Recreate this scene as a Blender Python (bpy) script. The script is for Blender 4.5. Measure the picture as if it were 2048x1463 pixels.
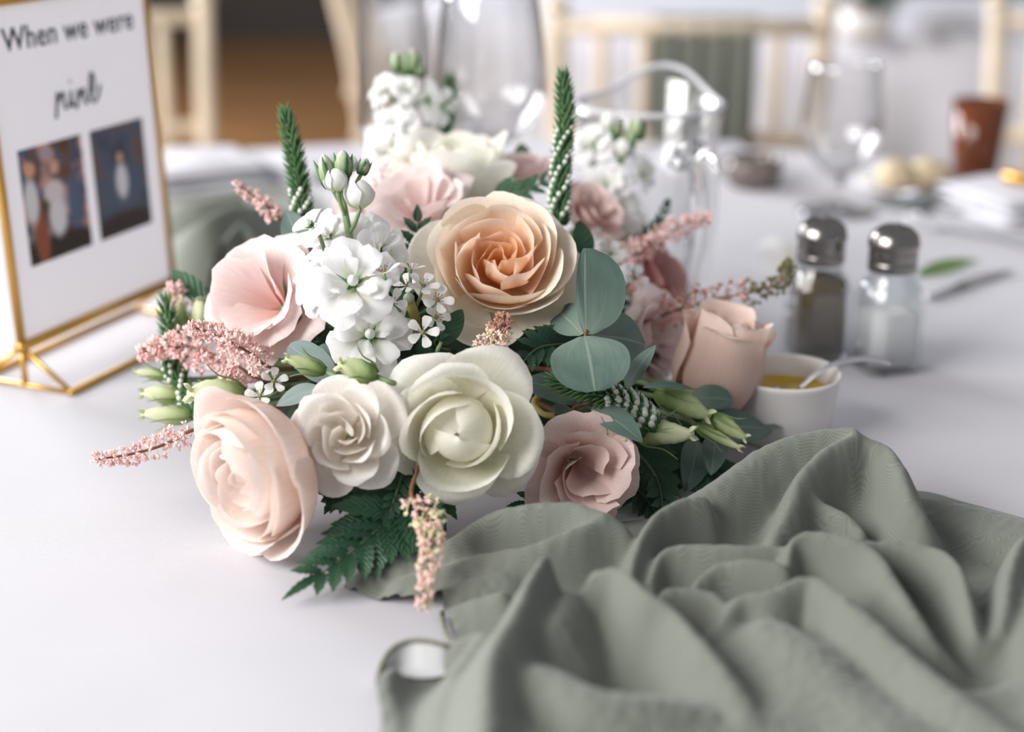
import bpy, math, random
import numpy as np
from mathutils import Vector, Matrix

# ------------------------------------------------------------------ camera
for o in list(bpy.data.objects):
    bpy.data.objects.remove(o, do_unlink=True)
scene = bpy.context.scene
TOP = 0.75                                   # table top height
CAM = Vector((0.0, 0.0, TOP + 0.34))
PITCH = math.radians(19.0)
LENS = 55.0
FPX = LENS / 36.0 * 2048
cam_data = bpy.data.cameras.new('camera')
cam_data.lens = LENS
cam_data.sensor_width = 36.0
cam_data.clip_start = 0.02
cam_data.dof.use_dof = True
cam_data.dof.focus_distance = 0.80
cam_data.dof.aperture_fstop = 3.1
cam = bpy.data.objects.new('camera', cam_data)
scene.collection.objects.link(cam)
cam.location = CAM
cam.rotation_euler = (math.pi / 2 - PITCH, 0, 0)
scene.camera = cam

# ------------------------------------------------------------------ world, lights, exposure
world = bpy.data.worlds.new('world')
scene.world = world
world.use_nodes = True
world.node_tree.nodes['Background'].inputs[0].default_value = (0.93, 0.95, 1.0, 1)
world.node_tree.nodes['Background'].inputs[1].default_value = 0.29

def area(name, loc, target, sx, sy, power, col):
    d = bpy.data.lights.new(name, 'AREA')
    d.shape = 'RECTANGLE'; d.size = sx; d.size_y = sy
    d.energy = power; d.color = col
    o = bpy.data.objects.new(name, d)
    scene.collection.objects.link(o)
    o.location = loc
    o.rotation_euler = (Vector(target) - Vector(loc)).to_track_quat('-Z', 'Y').to_euler()
    return o
area('window_daylight', (-2.08, -0.30, 2.2), (0.0, 0.9, 0.78), 2.2, 1.5, 114, (1.0, 0.975, 0.95))
area('hall_fill_light', (-2.9, 4.2, 2.2), (1.2, 3.2, 0.6), 2.6, 1.8, 260, (0.95, 0.96, 1.0))  # added area light that brightens the far hall, not a known window
vs = scene.view_settings
vs.view_transform = 'Standard'; vs.look = 'None'; vs.gamma = 1.0
vs.use_curve_mapping = False
vs.exposure = 0.22

# ------------------------------------------------------------------ helpers
RIGHT = Vector((1, 0, 0))
FWD = Vector((0, math.cos(PITCH), -math.sin(PITCH)))
UP = Vector((0, math.sin(PITCH), math.cos(PITCH)))
COL = scene.collection
rng = np.random.default_rng(11)
random.seed(5)

def W(px, py, d):
    """world point seen at a photograph pixel, d metres along the view axis"""
    return CAM + d * (FWD + RIGHT * ((px - 1024) / FPX) + UP * ((731.5 - py) / FPX))
def T(px, py, h=0.0):
    """world point on the plane h above the table top"""
    k = -math.sin(PITCH) + math.cos(PITCH) * (731.5 - py) / FPX
    return W(px, py, (TOP + h - CAM.z) / k)
def facing(r, u, t):
    """world direction from right / up / towards-viewer amounts"""
    return (RIGHT * r + UP * u - FWD * t).normalized()

def link(o, parent=None):
    COL.objects.link(o)
    if parent is not None:
        o.parent = parent
    return o
def tag(o, label, cat, group=None, kind=None):
    if label: o['label'] = label
    if cat: o['category'] = cat
    if group: o['group'] = group
    if kind: o['kind'] = kind
    return o
def thing(name, label, cat, loc=(0, 0, 0), group=None, rot=None):
    o = bpy.data.objects.new(name, None)
    o.empty_display_size = 0.02
    link(o)
    o.location = loc
    if rot is not None:
        o.rotation_euler = rot
    return tag(o, label, cat, group)
def mesh(name, V, F, mat, uv=None, smooth=True):
    me = bpy.data.meshes.new(name)
    me.from_pydata([tuple(v) for v in V], [], [tuple(f) for f in F])
    if uv is not None:
        lay = me.uv_layers.new(name='UVMap')
        idx = np.empty(len(me.loops), dtype=np.int32)
        me.loops.foreach_get('vertex_index', idx)
        lay.data.foreach_set('uv', np.asarray(uv, dtype=np.float32)[idx].ravel())
    if smooth:
        me.polygons.foreach_set('use_smooth', [True] * len(me.polygons))
    if mat is not None:
        me.materials.append(mat)
    me.update()
    return me
def obj(name, me, parent=None):
    return link(bpy.data.objects.new(name, me), parent)
def grid_faces(nu, nv, close_u=False):
    F = []
    for j in range(nv - 1):
        for i in range(nu if close_u else nu - 1):
            a = j * nu + i; b = j * nu + (i + 1) % nu
            F.append((a, b, b + nu, a + nu))
    return F
def grid_obj(name, P, UVs, mat, parent=None, close_u=False):
    nv, nu = P.shape[:2]
    return obj(name, mesh(name, P.reshape(-1, 3), grid_faces(nu, nv, close_u), mat, UVs.reshape(-1, 2)), parent)

class MB:
    """collects boxes, tubes, lathes into one mesh"""
    def __init__(s): s.V = []; s.F = []; s.UV = []
    def add(s, V, F, UV=None):
        b = len(s.V)
        s.V += [tuple(v) for v in V]
        s.F += [tuple(i + b for i in f) for f in F]
        s.UV += [tuple(u) for u in UV] if UV is not None else [(0, 0)] * len(V)
        return s
    def box(s, c, size, M=None):
        x, y, z = [k / 2 for k in size]
        V = [Vector((i * x, j * y, k * z)) for i in (-1, 1) for j in (-1, 1) for k in (-1, 1)]
        if M is not None: V = [M @ v for v in V]
        V = [v + Vector(c) for v in V]
        return s.add(V, [(0, 1, 3, 2), (4, 6, 7, 5), (0, 4, 5, 1), (2, 3, 7, 6), (0, 2, 6, 4), (1, 5, 7, 3)])
    def tube(s, pts, r, n=8, cap=True, flat=1.0):
        pts = [Vector(p) for p in pts]
        m = len(pts)
        rr = r if isinstance(r, (list, tuple)) else [r] * m
        V = []; UV = []
        t0 = (pts[1] - pts[0]).normalized()
        ref = Vector((0, 0, 1)) if abs(t0.z) < 0.9 else Vector((1, 0, 0))
        side = t0.cross(ref).normalized()
        for i, p in enumerate(pts):
            t = (pts[min(i + 1, m - 1)] - pts[max(i - 1, 0)]).normalized()
            side = (side - t * side.dot(t)).normalized()
            nrm = t.cross(side)
            for k in range(n):
                a = 2 * math.pi * k / n
                V.append(p + side * (math.cos(a) * rr[i]) + nrm * (math.sin(a) * rr[i] * flat))
                UV.append((k / n, i / (m - 1)))
        F = []
        for i in range(m - 1):
            for k in range(n):
                k2 = (k + 1) % n
                F.append((i * n + k, i * n + k2, (i + 1) * n + k2, (i + 1) * n + k))
        if cap:
            F.append(tuple(range(n - 1, -1, -1)))
            F.append(tuple((m - 1) * n + k for k in range(n)))
        return s.add(V, F, UV)
    def lathe(s, prof, n=32, c=(0, 0, 0), M=None, sq=None):
        V = []; UV = []
        m = len(prof)
        for j, (r, z) in enumerate(prof):
            for k in range(n):
                a = 2 * math.pi * k / n
                q = 1.0
                if sq: q = sq(a, z)
                v = Vector((r * q * math.cos(a), r * q * math.sin(a), z))
                if M is not None: v = M @ v
                V.append(v + Vector(c)); UV.append((k / n, j / max(m - 1, 1)))
        F = []
        for j in range(m - 1):
            for k in range(n):
                k2 = (k + 1) % n
                F.append((j * n + k, j * n + k2, (j + 1) * n + k2, (j + 1) * n + k))
        if prof[0][0] > 1e-6: F.append(tuple(range(n - 1, -1, -1)))
        if prof[-1][0] > 1e-6: F.append(tuple((m - 1) * n + k for k in range(n)))
        return s.add(V, F, UV)
    def build(s, name, mat, parent=None, smooth=True):
        return obj(name, mesh(name, s.V, s.F, mat, s.UV, smooth), parent)

def spline(pts, n):
    """Catmull-Rom through control points (any dimension)"""
    P = np.asarray(pts, float)
    P = np.vstack([2 * P[0] - P[1], P, 2 * P[-1] - P[-2]])
    m = len(P) - 3
    t = np.linspace(0, m, n)
    i = np.minimum(t.astype(int), m - 1)
    f = (t - i)[:, None]
    p0, p1, p2, p3 = P[i], P[i + 1], P[i + 2], P[i + 3]
    return 0.5 * (2 * p1 + (p2 - p0) * f + (2 * p0 - 5 * p1 + 4 * p2 - p3) * f ** 2 + (3 * p1 - p0 - 3 * p2 + p3) * f ** 3)
def vspline(pts, n):
    return [Vector(p) for p in spline([tuple(p) for p in pts], n)]

# ------------------------------------------------------------------ materials
def srgb(r, g, b):
    f = lambda c: (c / 255 / 12.92) if c / 255 <= 0.04045 else ((c / 255 + 0.055) / 1.055) ** 2.4
    return (f(r), f(g), f(b), 1.0)
def new_mat(name):
    m = bpy.data.materials.new(name)
    m.use_nodes = True
    nt = m.node_tree
    return m, nt, nt.nodes['Principled BSDF'], nt.nodes['Material Output']
def node(nt, kind, **kw):
    n = nt.nodes.new(kind)
    for k, v in kw.items():
        if k.startswith('i_'):
            key = k[2:]
            n.inputs[int(key) if key.isdigit() else key].default_value = v
        else:
            setattr(n, k, v)
    return n
def ramp(nt, fac, stops):
    r = nt.nodes.new('ShaderNodeValToRGB')
    e = r.color_ramp.elements
    while len(e) < len(stops): e.new(0.5)
    for k, (p, c) in enumerate(stops):
        e[k].position = p; e[k].color = c
    nt.links.new(fac, r.inputs[0])
    return r.outputs[0]
def plain(name, col, rough=0.5, metal=0.0, spec=0.5, noise=0.0, nscale=40, bump=0.0, bscale=200, **kw):
    m, nt, b, out = new_mat(name)
    b.inputs['Roughness'].default_value = rough
    b.inputs['Metallic'].default_value = metal
    b.inputs['Specular IOR Level'].default_value = spec
    b.inputs['Base Color'].default_value = col
    tc = node(nt, 'ShaderNodeTexCoord')
    if noise:
        n = node(nt, 'ShaderNodeTexNoise', i_Scale=nscale, i_Detail=3.0)
        nt.links.new(tc.outputs['Object'], n.inputs['Vector'])
        d = tuple(c * (1 - noise) for c in col[:3]) + (1,)
        l = tuple(min(1, c * (1 + noise)) for c in col[:3]) + (1,)
        nt.links.new(ramp(nt, n.outputs[0], [(0.3, d), (0.7, l)]), b.inputs['Base Color'])
    if bump:
        n2 = node(nt, 'ShaderNodeTexNoise', i_Scale=bscale, i_Detail=3.0)
        nt.links.new(tc.outputs['Object'], n2.inputs['Vector'])
        bp = node(nt, 'ShaderNodeBump', i_Strength=bump, i_Distance=0.001)
        nt.links.new(n2.outputs[0], bp.inputs['Height'])
        nt.links.new(bp.outputs[0], b.inputs['Normal'])
    for k, v in kw.items():
        b.inputs[k].default_value = v
    return m
def petal_mat(name, stops, trans=0.35, rough=0.55, vein=0.12, spot=None, vscale=1.0, ribs=0, midrib=None):
    """petal or leaf: colour runs from base to tip along UV.y, veins along it, light passes through"""
    m, nt, b, out = new_mat(name)
    uv = node(nt, 'ShaderNodeUVMap')
    sep = node(nt, 'ShaderNodeSeparateXYZ')
    nt.links.new(uv.outputs[0], sep.inputs[0])
    col = ramp(nt, sep.outputs['Y'], stops)
    mp = node(nt, 'ShaderNodeMapping')
    mp.inputs['Scale'].default_value = (26 * vscale, 2.2, 1)
    nt.links.new(uv.outputs[0], mp.inputs[0])
    nz = node(nt, 'ShaderNodeTexNoise', i_Scale=1.6, i_Detail=4.0, i_Distortion=0.3)
    nt.links.new(mp.outputs[0], nz.inputs['Vector'])
    mul = node(nt, 'ShaderNodeMixRGB', blend_type='MULTIPLY', i_0=1.0)
    k = 1 - vein
    nt.links.new(col, mul.inputs[1])
    nt.links.new(ramp(nt, nz.outputs[0], [(0.35, (k, k, k, 1)), (0.65, (1, 1, 1, 1))]), mul.inputs[2])
    c = mul.outputs[0]
    if spot:
        tc = node(nt, 'ShaderNodeTexCoord')
        n3 = node(nt, 'ShaderNodeTexNoise', i_Scale=spot[1], i_Detail=5.0)
        nt.links.new(tc.outputs['Object'], n3.inputs['Vector'])
        mx = node(nt, 'ShaderNodeMixRGB', blend_type='MIX')
        nt.links.new(ramp(nt, n3.outputs[0], [(spot[2], (0, 0, 0, 1)), (spot[2] + 0.12, (spot[3],) * 3 + (1,))]), mx.inputs[0])
        nt.links.new(c, mx.inputs[1]); mx.inputs[2].default_value = spot[0]
        c = mx.outputs[0]
    if midrib:                                 # paler central vein
        d_ = node(nt, 'ShaderNodeMath', operation='ADD'); d_.inputs[1].default_value = -0.5
        nt.links.new(sep.outputs['X'], d_.inputs[0])
        d2 = node(nt, 'ShaderNodeMath', operation='ABSOLUTE'); nt.links.new(d_.outputs[0], d2.inputs[0])
        mm = node(nt, 'ShaderNodeMixRGB'); nt.links.new(ramp(nt, d2.outputs[0], [(0.008, (0.6, 0.6, 0.6, 1)), (0.028, (0, 0, 0, 1))]), mm.inputs[0])
        nt.links.new(c, mm.inputs[1]); mm.inputs[2].default_value = midrib
        c = mm.outputs[0]
    nt.links.new(c, b.inputs['Base Color'])
    b.inputs['Roughness'].default_value = rough
    b.inputs['Specular IOR Level'].default_value = 0.3
    bp = node(nt, 'ShaderNodeBump', i_Strength=0.25, i_Distance=0.0006)
    nt.links.new(nz.outputs[0], bp.inputs['Height'])
    nt.links.new(bp.outputs[0], b.inputs['Normal'])
    if ribs:                                   # raised side veins that sweep from the midrib to the tip
        ab = node(nt, 'ShaderNodeMath', operation='ADD'); ab.inputs[1].default_value = -0.5
        nt.links.new(sep.outputs['X'], ab.inputs[0])
        ab2 = node(nt, 'ShaderNodeMath', operation='ABSOLUTE'); nt.links.new(ab.outputs[0], ab2.inputs[0])
        sl = node(nt, 'ShaderNodeMath', operation='MULTIPLY_ADD'); sl.inputs[1].default_value = -0.55
        nt.links.new(ab2.outputs[0], sl.inputs[0]); nt.links.new(sep.outputs['Y'], sl.inputs[2])
        fr = node(nt, 'ShaderNodeMath', operation='MULTIPLY'); fr.inputs[1].default_value = ribs * 2 * math.pi
        nt.links.new(sl.outputs[0], fr.inputs[0])
        si = node(nt, 'ShaderNodeMath', operation='SINE'); nt.links.new(fr.outputs[0], si.inputs[0])
        b2 = node(nt, 'ShaderNodeBump', i_Strength=0.4, i_Distance=0.0005)
        nt.links.new(si.outputs[0], b2.inputs['Height']); nt.links.new(bp.outputs[0], b2.inputs['Normal'])
        nt.links.new(b2.outputs[0], b.inputs['Normal'])
    tr = node(nt, 'ShaderNodeBsdfTranslucent')
    nt.links.new(c, tr.inputs[0])
    mix = node(nt, 'ShaderNodeMixShader', i_0=trans)
    nt.links.new(b.outputs[0], mix.inputs[1]); nt.links.new(tr.outputs[0], mix.inputs[2])
    nt.links.new(mix.outputs[0], out.inputs[0])
    return m
def thin_glass(name, tint=(1, 1, 1, 1), strength=1.0):
    m, nt, b, out = new_mat(name)
    nt.nodes.remove(b)
    tr = node(nt, 'ShaderNodeBsdfTransparent'); tr.inputs[0].default_value = tint
    gl = node(nt, 'ShaderNodeBsdfGlossy', i_Roughness=0.03)
    lw = node(nt, 'ShaderNodeLayerWeight', i_Blend=0.35)
    mul = node(nt, 'ShaderNodeMath', operation='MULTIPLY_ADD'); mul.inputs[1].default_value = 0.75 * strength; mul.inputs[2].default_value = 0.04
    nt.links.new(lw.outputs['Facing'], mul.inputs[0])
    mix = node(nt, 'ShaderNodeMixShader')
    nt.links.new(mul.outputs[0], mix.inputs[0]); nt.links.new(tr.outputs[0], mix.inputs[1]); nt.links.new(gl.outputs[0], mix.inputs[2])
    nt.links.new(mix.outputs[0], out.inputs[0])
    return m
def solid_glass(name, col=(1, 1, 1, 1)):
    m, nt, b, out = new_mat(name)
    b.inputs['Base Color'].default_value = col
    b.inputs['Transmission Weight'].default_value = 1.0
    b.inputs['Roughness'].default_value = 0.02
    b.inputs['IOR'].default_value = 1.45
    return m
def cloth_mat(name, col, dark, su, sv, amt, rough=0.8, trans=0.0, bump=0.3):
    """woven fabric, thread counts per metre of UV"""
    m, nt, b, out = new_mat(name)
    uv = node(nt, 'ShaderNodeUVMap')
    sep = node(nt, 'ShaderNodeSeparateXYZ'); nt.links.new(uv.outputs[0], sep.inputs[0])
    def sn(sock, k):
        a = node(nt, 'ShaderNodeMath', operation='MULTIPLY'); a.inputs[1].default_value = k * 2 * math.pi
        nt.links.new(sock, a.inputs[0])
        s_ = node(nt, 'ShaderNodeMath', operation='SINE'); nt.links.new(a.outputs[0], s_.inputs[0])
        return s_.outputs[0]
    p = node(nt, 'ShaderNodeMath', operation='MULTIPLY')
    nt.links.new(sn(sep.outputs['X'], su), p.inputs[0]); nt.links.new(sn(sep.outputs['Y'], sv), p.inputs[1])
    h = node(nt, 'ShaderNodeMath', operation='MULTIPLY_ADD'); h.inputs[1].default_value = 0.5; h.inputs[2].default_value = 0.5
    nt.links.new(p.outputs[0], h.inputs[0])
    mid = tuple(c * (1 - amt) + d * amt for c, d in zip(col, dark))
    nz = node(nt, 'ShaderNodeTexNoise', i_Scale=9.0, i_Detail=2.0)
    nt.links.new(uv.outputs[0], nz.inputs['Vector'])
    mul = node(nt, 'ShaderNodeMixRGB', blend_type='MULTIPLY', i_0=1.0)
    nt.links.new(ramp(nt, h.outputs[0], [(0.2, mid), (0.6, col)]), mul.inputs[1])
    nt.links.new(ramp(nt, nz.outputs[0], [(0.3, (0.94, 0.94, 0.94, 1)), (0.7, (1, 1, 1, 1))]), mul.inputs[2])
    nt.links.new(mul.outputs[0], b.inputs['Base Color'])
    b.inputs['Roughness'].default_value = rough
    b.inputs['Specular IOR Level'].default_value = 0.25
    b.inputs['Sheen Weight'].default_value = 0.25
    bp = node(nt, 'ShaderNodeBump', i_Strength=bump, i_Distance=0.0004)
    nt.links.new(h.outputs[0], bp.inputs['Height']); nt.links.new(bp.outputs[0], b.inputs['Normal'])
    if trans:
        tr = node(nt, 'ShaderNodeBsdfTranslucent'); nt.links.new(mul.outputs[0], tr.inputs[0])
        mix = node(nt, 'ShaderNodeMixShader', i_0=trans)
        nt.links.new(b.outputs[0], mix.inputs[1]); nt.links.new(tr.outputs[0], mix.inputs[2])
        nt.links.new(mix.outputs[0], out.inputs[0])
    return m

def ps(*cols):
    """petal colour stops from base to tip"""
    n = len(cols)
    return [(0.08 + 0.88 * k / (n - 1), srgb(*c)) for k, c in enumerate(cols)]
M = {}
M['linen'] = cloth_mat('white_table_linen', srgb(197, 195, 201), srgb(172, 170, 177), 560, 560, 0.55, bump=0.5)
M['linen_far'] = plain('white_linen_plain', srgb(208, 207, 214), 0.85, noise=0.03, nscale=6)
M['sage'] = cloth_mat('sage_chiffon', srgb(125, 129, 119), srgb(74, 80, 73), 620, 620, 0.45, trans=0.06, bump=0.3)
M['sheer'] = plain('sheer_chiffon', srgb(206, 206, 208), 0.8)
M['sage_hem'] = plain('sage_hem_thread', srgb(128, 130, 110), 0.8, noise=0.3, nscale=600)
M['cream_out'] = petal_mat('cream_rose_outer', ps((232, 212, 180), (242, 233, 217), (244, 237, 224)), vein=0.05, spot=(srgb(200, 172, 128), 260, 0.64, 0.3))
M['cream_mid'] = petal_mat('cream_rose_middle', ps((248, 200, 152), (250, 226, 202), (247, 236, 222)), vein=0.05, spot=(srgb(205, 170, 118), 240, 0.65, 0.35))
M['cream_in'] = petal_mat('cream_rose_inner', ps((250, 196, 140), (252, 216, 182), (252, 234, 220)), trans=0.42, vein=0.05)
M['cream_core'] = petal_mat('cream_rose_core', ps((244, 172, 104), (250, 198, 146), (251, 220, 186)), trans=0.42, vein=0.05)
M['ivory'] = petal_mat('ivory_petal', ps((241, 239, 217), (246, 244, 232), (248, 246, 239)), trans=0.42, vein=0.06)
M['ivory_in'] = petal_mat('ivory_inner_petal', ps((244, 242, 210), (247, 245, 228), (249, 247, 237)), trans=0.45, vein=0.05)
M['white_rose'] = petal_mat('white_spray_petal', ps((242, 230, 212), (247, 241, 234), (248, 244, 239)), trans=0.34, vein=0.07)
M['blush'] = petal_mat('blush_petal', ps((248, 212, 194), (249, 226, 215), (250, 238, 230)), trans=0.36, vein=0.06, spot=(srgb(225, 205, 165), 200, 0.68, 0.3))
M['blush_in'] = petal_mat('blush_inner_petal', ps((249, 224, 210), (250, 234, 225), (251, 241, 235)), trans=0.4, vein=0.05)
M['pink'] = petal_mat('pink_ruffled_petal', ps((246, 190, 176), (249, 228, 224), (249, 231, 229)), trans=0.36, vein=0.1)
M['pale_pink'] = petal_mat('pale_pink_petal', ps((245, 208, 201), (249, 232, 229), (250, 236, 234)), trans=0.38, vein=0.08)
M['dusty'] = petal_mat('dusty_pink_petal', ps((222, 176, 162), (237, 208, 201), (243, 219, 213)), trans=0.28, vein=0.1, vscale=1.6)
M['mauve'] = petal_mat('mauve_petal', ps((180, 122, 116), (206, 154, 150), (214, 166, 162)), trans=0.25, vein=0.12)
M['peach'] = petal_mat('peach_petal', ps((240, 194, 178), (245, 214, 201), (247, 228, 216)), trans=0.3, vein=0.06)
M['stock'] = petal_mat('stock_petal', ps((214, 226, 180), (242, 242, 240), (245, 244, 245)), trans=0.34, vein=0.05)
M['stock_bud'] = petal_mat('stock_bud_skin', ps((118, 142, 90), (186, 200, 160), (232, 235, 220)), trans=0.2, vein=0.2, vscale=0.5)
M['filler'] = petal_mat('filler_petal', ps((236, 236, 226), (244, 243, 240), (245, 244, 242)), trans=0.3, vein=0.04)
M['stamen'] = plain('stamen_brown', srgb(92, 64, 46), 0.7)
M['eye'] = plain('flower_eye_olive', srgb(150, 140, 84), 0.7)
M['stem'] = plain('stem_green', srgb(128, 152, 108), 0.55, noise=0.2, nscale=90)
M['stem_dark'] = plain('stem_dark_green', srgb(66, 88, 56), 0.6, noise=0.2, nscale=90)
M['stem_brown'] = plain('stem_brown', srgb(124, 84, 56), 0.7, noise=0.2, nscale=90)
M['stem_olive'] = plain('stem_olive', srgb(164, 152, 84), 0.6, noise=0.2, nscale=90)
M['calyx'] = petal_mat('calyx_green', ps((112, 140, 84), (140, 164, 108)), trans=0.15)
M['veronica'] = petal_mat('veronica_bud', [(0.1, srgb(46, 88, 54)), (0.62, srgb(84, 124, 80)), (0.76, srgb(226, 230, 214)), (1.0, srgb(242, 242, 236))], trans=0.1, rough=0.5)
M['veronica_green'] = petal_mat('veronica_bract', ps((52, 96, 56), (92, 132, 86), (120, 154, 104)), trans=0.15, rough=0.5)
M['astilbe'] = plain('astilbe_pink', srgb(243, 214, 208), 0.7, noise=0.12, nscale=420)
M['astilbe_pale'] = plain('astilbe_pale_pink', srgb(241, 208, 197), 0.7, noise=0.12, nscale=420)
M['astilbe_brown'] = plain('astilbe_dusky', srgb(186, 136, 118), 0.7, noise=0.25, nscale=420)
M['astilbe_deep'] = plain('astilbe_rose_pink', srgb(230, 180, 176), 0.7, noise=0.12, nscale=420)
M['astilbe_lime'] = plain('astilbe_cream_green', srgb(224, 218, 176), 0.7, noise=0.12, nscale=420)
M['astilbe_green'] = plain('astilbe_green_tip', srgb(118, 112, 70), 0.7, noise=0.25, nscale=420)
M['euca'] = petal_mat('eucalyptus_leaf', ps((124, 142, 130), (98, 120, 110), (92, 114, 106)), trans=0.15, rough=0.5, vein=0.12, vscale=0.4, spot=(srgb(70, 80, 66), 330, 0.70, 0.5), midrib=srgb(150, 164, 150))
M['euca_pale'] = petal_mat('eucalyptus_pale', ps((168, 182, 178), (150, 168, 165), (142, 160, 158)), trans=0.2, rough=0.55, vein=0.1, vscale=0.4, midrib=srgb(182, 194, 188))
M['fern'] = petal_mat('fern_leaf', ps((36, 66, 48), (44, 80, 57), (62, 98, 70)), trans=0.10, rough=0.33, vein=0.2, vscale=0.5, ribs=8)
M['leaf'] = petal_mat('rose_leaf', ps((50, 84, 60), (60, 96, 68), (70, 106, 74)), trans=0.18, rough=0.42, vein=0.2, vscale=0.5, ribs=6)
M['bud'] = petal_mat('green_bud_skin', ps((136, 164, 96), (186, 202, 146), (216, 222, 176)), trans=0.25, rough=0.5, vein=0.14)
M['bud_white'] = petal_mat('cream_bud_skin', ps((160, 184, 116), (206, 214, 170), (228, 230, 200)), trans=0.25, vein=0.1)
M['foam'] = plain('floral_foam', srgb(34, 50, 34), 0.95, noise=0.4, nscale=120, bump=0.8, bscale=300)
M['gold'] = plain('gold_metal', srgb(214, 166, 84), 0.32, 0.8, noise=0.06, nscale=30)
M['paper'] = petal_mat('sign_paper', [(0.0, srgb(240, 238, 240)), (1.0, srgb(240, 238, 240))], trans=0.42, vein=0.0)
M['ink'] = plain('sign_ink', srgb(70, 84, 90), 0.7)
M['chair'] = plain('limewashed_beech', srgb(226, 209, 184), 0.55, noise=0.08, nscale=14)
M['cushion'] = plain('ivory_seat_pad', srgb(226, 216, 200), 0.9, noise=0.04)
M['steel'] = plain('steel', srgb(226, 226, 230), 0.32, 1.0)
M['cap'] = plain('shaker_cap_steel', srgb(150, 146, 142), 0.22, 1.0)
M['hole'] = plain('cap_hole', srgb(30, 28, 26), 0.8)
M['glass_thin'] = thin_glass('wine_glass_material')
M['shaker_glass'] = thin_glass('shaker_glass_material', (0.965, 0.98, 0.985, 1), 0.65)
M['glass'] = solid_glass('clear_glass')
def rim_glass():
    m, nt, b, out = new_mat('thick_glass_edge')
    b.inputs['Base Color'].default_value = srgb(236, 236, 242); b.inputs['Roughness'].default_value = 0.08
    tr = node(nt, 'ShaderNodeBsdfTransparent')
    mix = node(nt, 'ShaderNodeMixShader', i_0=0.55)
    nt.links.new(tr.outputs[0], mix.inputs[1]); nt.links.new(b.outputs[0], mix.inputs[2]); nt.links.new(mix.outputs[0], out.inputs[0])
    return m
M['glass_rim'] = rim_glass()
M['salt'] = plain('salt_grains', srgb(236, 234, 234), 0.9, bump=0.6, bscale=1500)
M['pepper'] = plain('ground_pepper', srgb(98, 84, 62), 0.95, noise=0.4, nscale=1400, bump=0.6, bscale=1500)
M['porcelain'] = plain('white_porcelain', srgb(226, 222, 220), 0.2)
M['mustard'] = plain('mustard', srgb(200, 166, 40), 0.35, noise=0.1, nscale=80, bump=0.7, bscale=60)
M['amber'] = plain('amber_glass', srgb(150, 82, 48), 0.1, noise=0.2, nscale=30, **{'Transmission Weight': 0.55})
M['slate'] = plain('dark_grey_napkin', srgb(112, 116, 116), 0.85, noise=0.1, nscale=60)
M['smoke'] = plain('smoked_glass', srgb(140, 128, 120), 0.15, noise=0.2, nscale=40, **{'Transmission Weight': 0.4})
M['bread'] = plain('bread_crust', srgb(222, 202, 168), 0.8, noise=0.2, nscale=60)
M['wood_floor'] = None

# ------------------------------------------------------------------ room
def wood_floor_mat():
    m, nt, b, out = new_mat('oak_floor')
    tc = node(nt, 'ShaderNodeTexCoord')
    mp = node(nt, 'ShaderNodeMapping'); mp.inputs['Scale'].default_value = (0.6, 7.0, 1)
    nt.links.new(tc.outputs['Object'], mp.inputs[0])
    n = node(nt, 'ShaderNodeTexNoise', i_Scale=2.0, i_Detail=5.0)
    nt.links.new(mp.outputs[0], n.inputs['Vector'])
    nt.links.new(ramp(nt, n.outputs[0], [(0.3, srgb(96, 66, 38)), (0.7, srgb(150, 108, 66))]), b.inputs['Base Color'])
    b.inputs['Roughness'].default_value = 0.45
    return m
M['wood_floor'] = wood_floor_mat()
M['dark_panel'] = plain('dark_wood_panel', srgb(52, 42, 34), 0.6, noise=0.25, nscale=3)
M['table_wood'] = plain('plywood', srgb(150, 120, 84), 0.7, noise=0.1)
fl = MB().box((0, 4, -0.05), (16, 14, 0.1)).build('floor', M['wood_floor'], smooth=False); tag(fl, 'brown oak floor boards of the hall', 'floor', kind='structure')
wb = MB().box((0, 8.6, 1.6), (16, 0.15, 3.2)).build('wall_back', M['dark_panel'], smooth=False); tag(wb, 'dark timber wall at the far end of the hall', 'wall', kind='structure')

# ------------------------------------------------------------------ round dining table and its cloth
TC = Vector((0.0, 0.92, 0)); TR = 0.86
tb = thing('round_table', 'round dining table under the white cloth', 'table', TC)
MB().lathe([(0, 0.715), (TR - 0.01, 0.715), (TR - 0.006, 0.72), (TR - 0.006, 0.742), (TR - 0.012, 0.7465), (0, 0.7465)], 96).build('table_top', M['table_wood'], tb)
for k in range(4):
    a = math.pi / 4 + k * math.pi / 2
    MB().tube([(0.5 * math.cos(a), 0.5 * math.sin(a), 0.715), (0.55 * math.cos(a), 0.55 * math.sin(a), 0)], 0.02, 10).build('leg', M['table_wood'], tb)
def tablecloth(name, c, R, drop, label, folds, mat, n=240):
    rs = list(np.linspace(0.02, R - 0.004, 14)) + [R, R + 0.004]
    V = []; UV = []
    for r in rs:
        for k in range(n):
            a = 2 * math.pi * k / n
            V.append((c.x + r * math.cos(a), c.y + r * math.sin(a), TOP if r < R - 0.001 else TOP - 0.0015 * (r > R) - 0.0004))
            UV.append((r * math.cos(a), r * math.sin(a)))
    nr = len(rs)
    for j in range(1, 9):
        f = j / 8
        for k in range(n):
            a = 2 * math.pi * k / n
            r = R + 0.004 + f * (0.05 + 0.035 * math.sin(folds * a) + 0.015 * math.sin(folds * 0.37 * a + 1))
            V.append((c.x + r * math.cos(a), c.y + r * math.sin(a), TOP - 0.004 - f * drop))
            UV.append(((R + f * drop) * math.cos(a), (R + f * drop) * math.sin(a)))
    F = grid_faces(n, nr + 8, True)
    F.append(tuple(range(n)))
    o = obj(name, mesh(name, V, F, mat, UV))
    return tag(o, label, 'tablecloth')
tablecloth('tablecloth', TC, TR, 0.5, 'white linen cloth spread over the round table under the flowers', 26, M['linen'])

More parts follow.
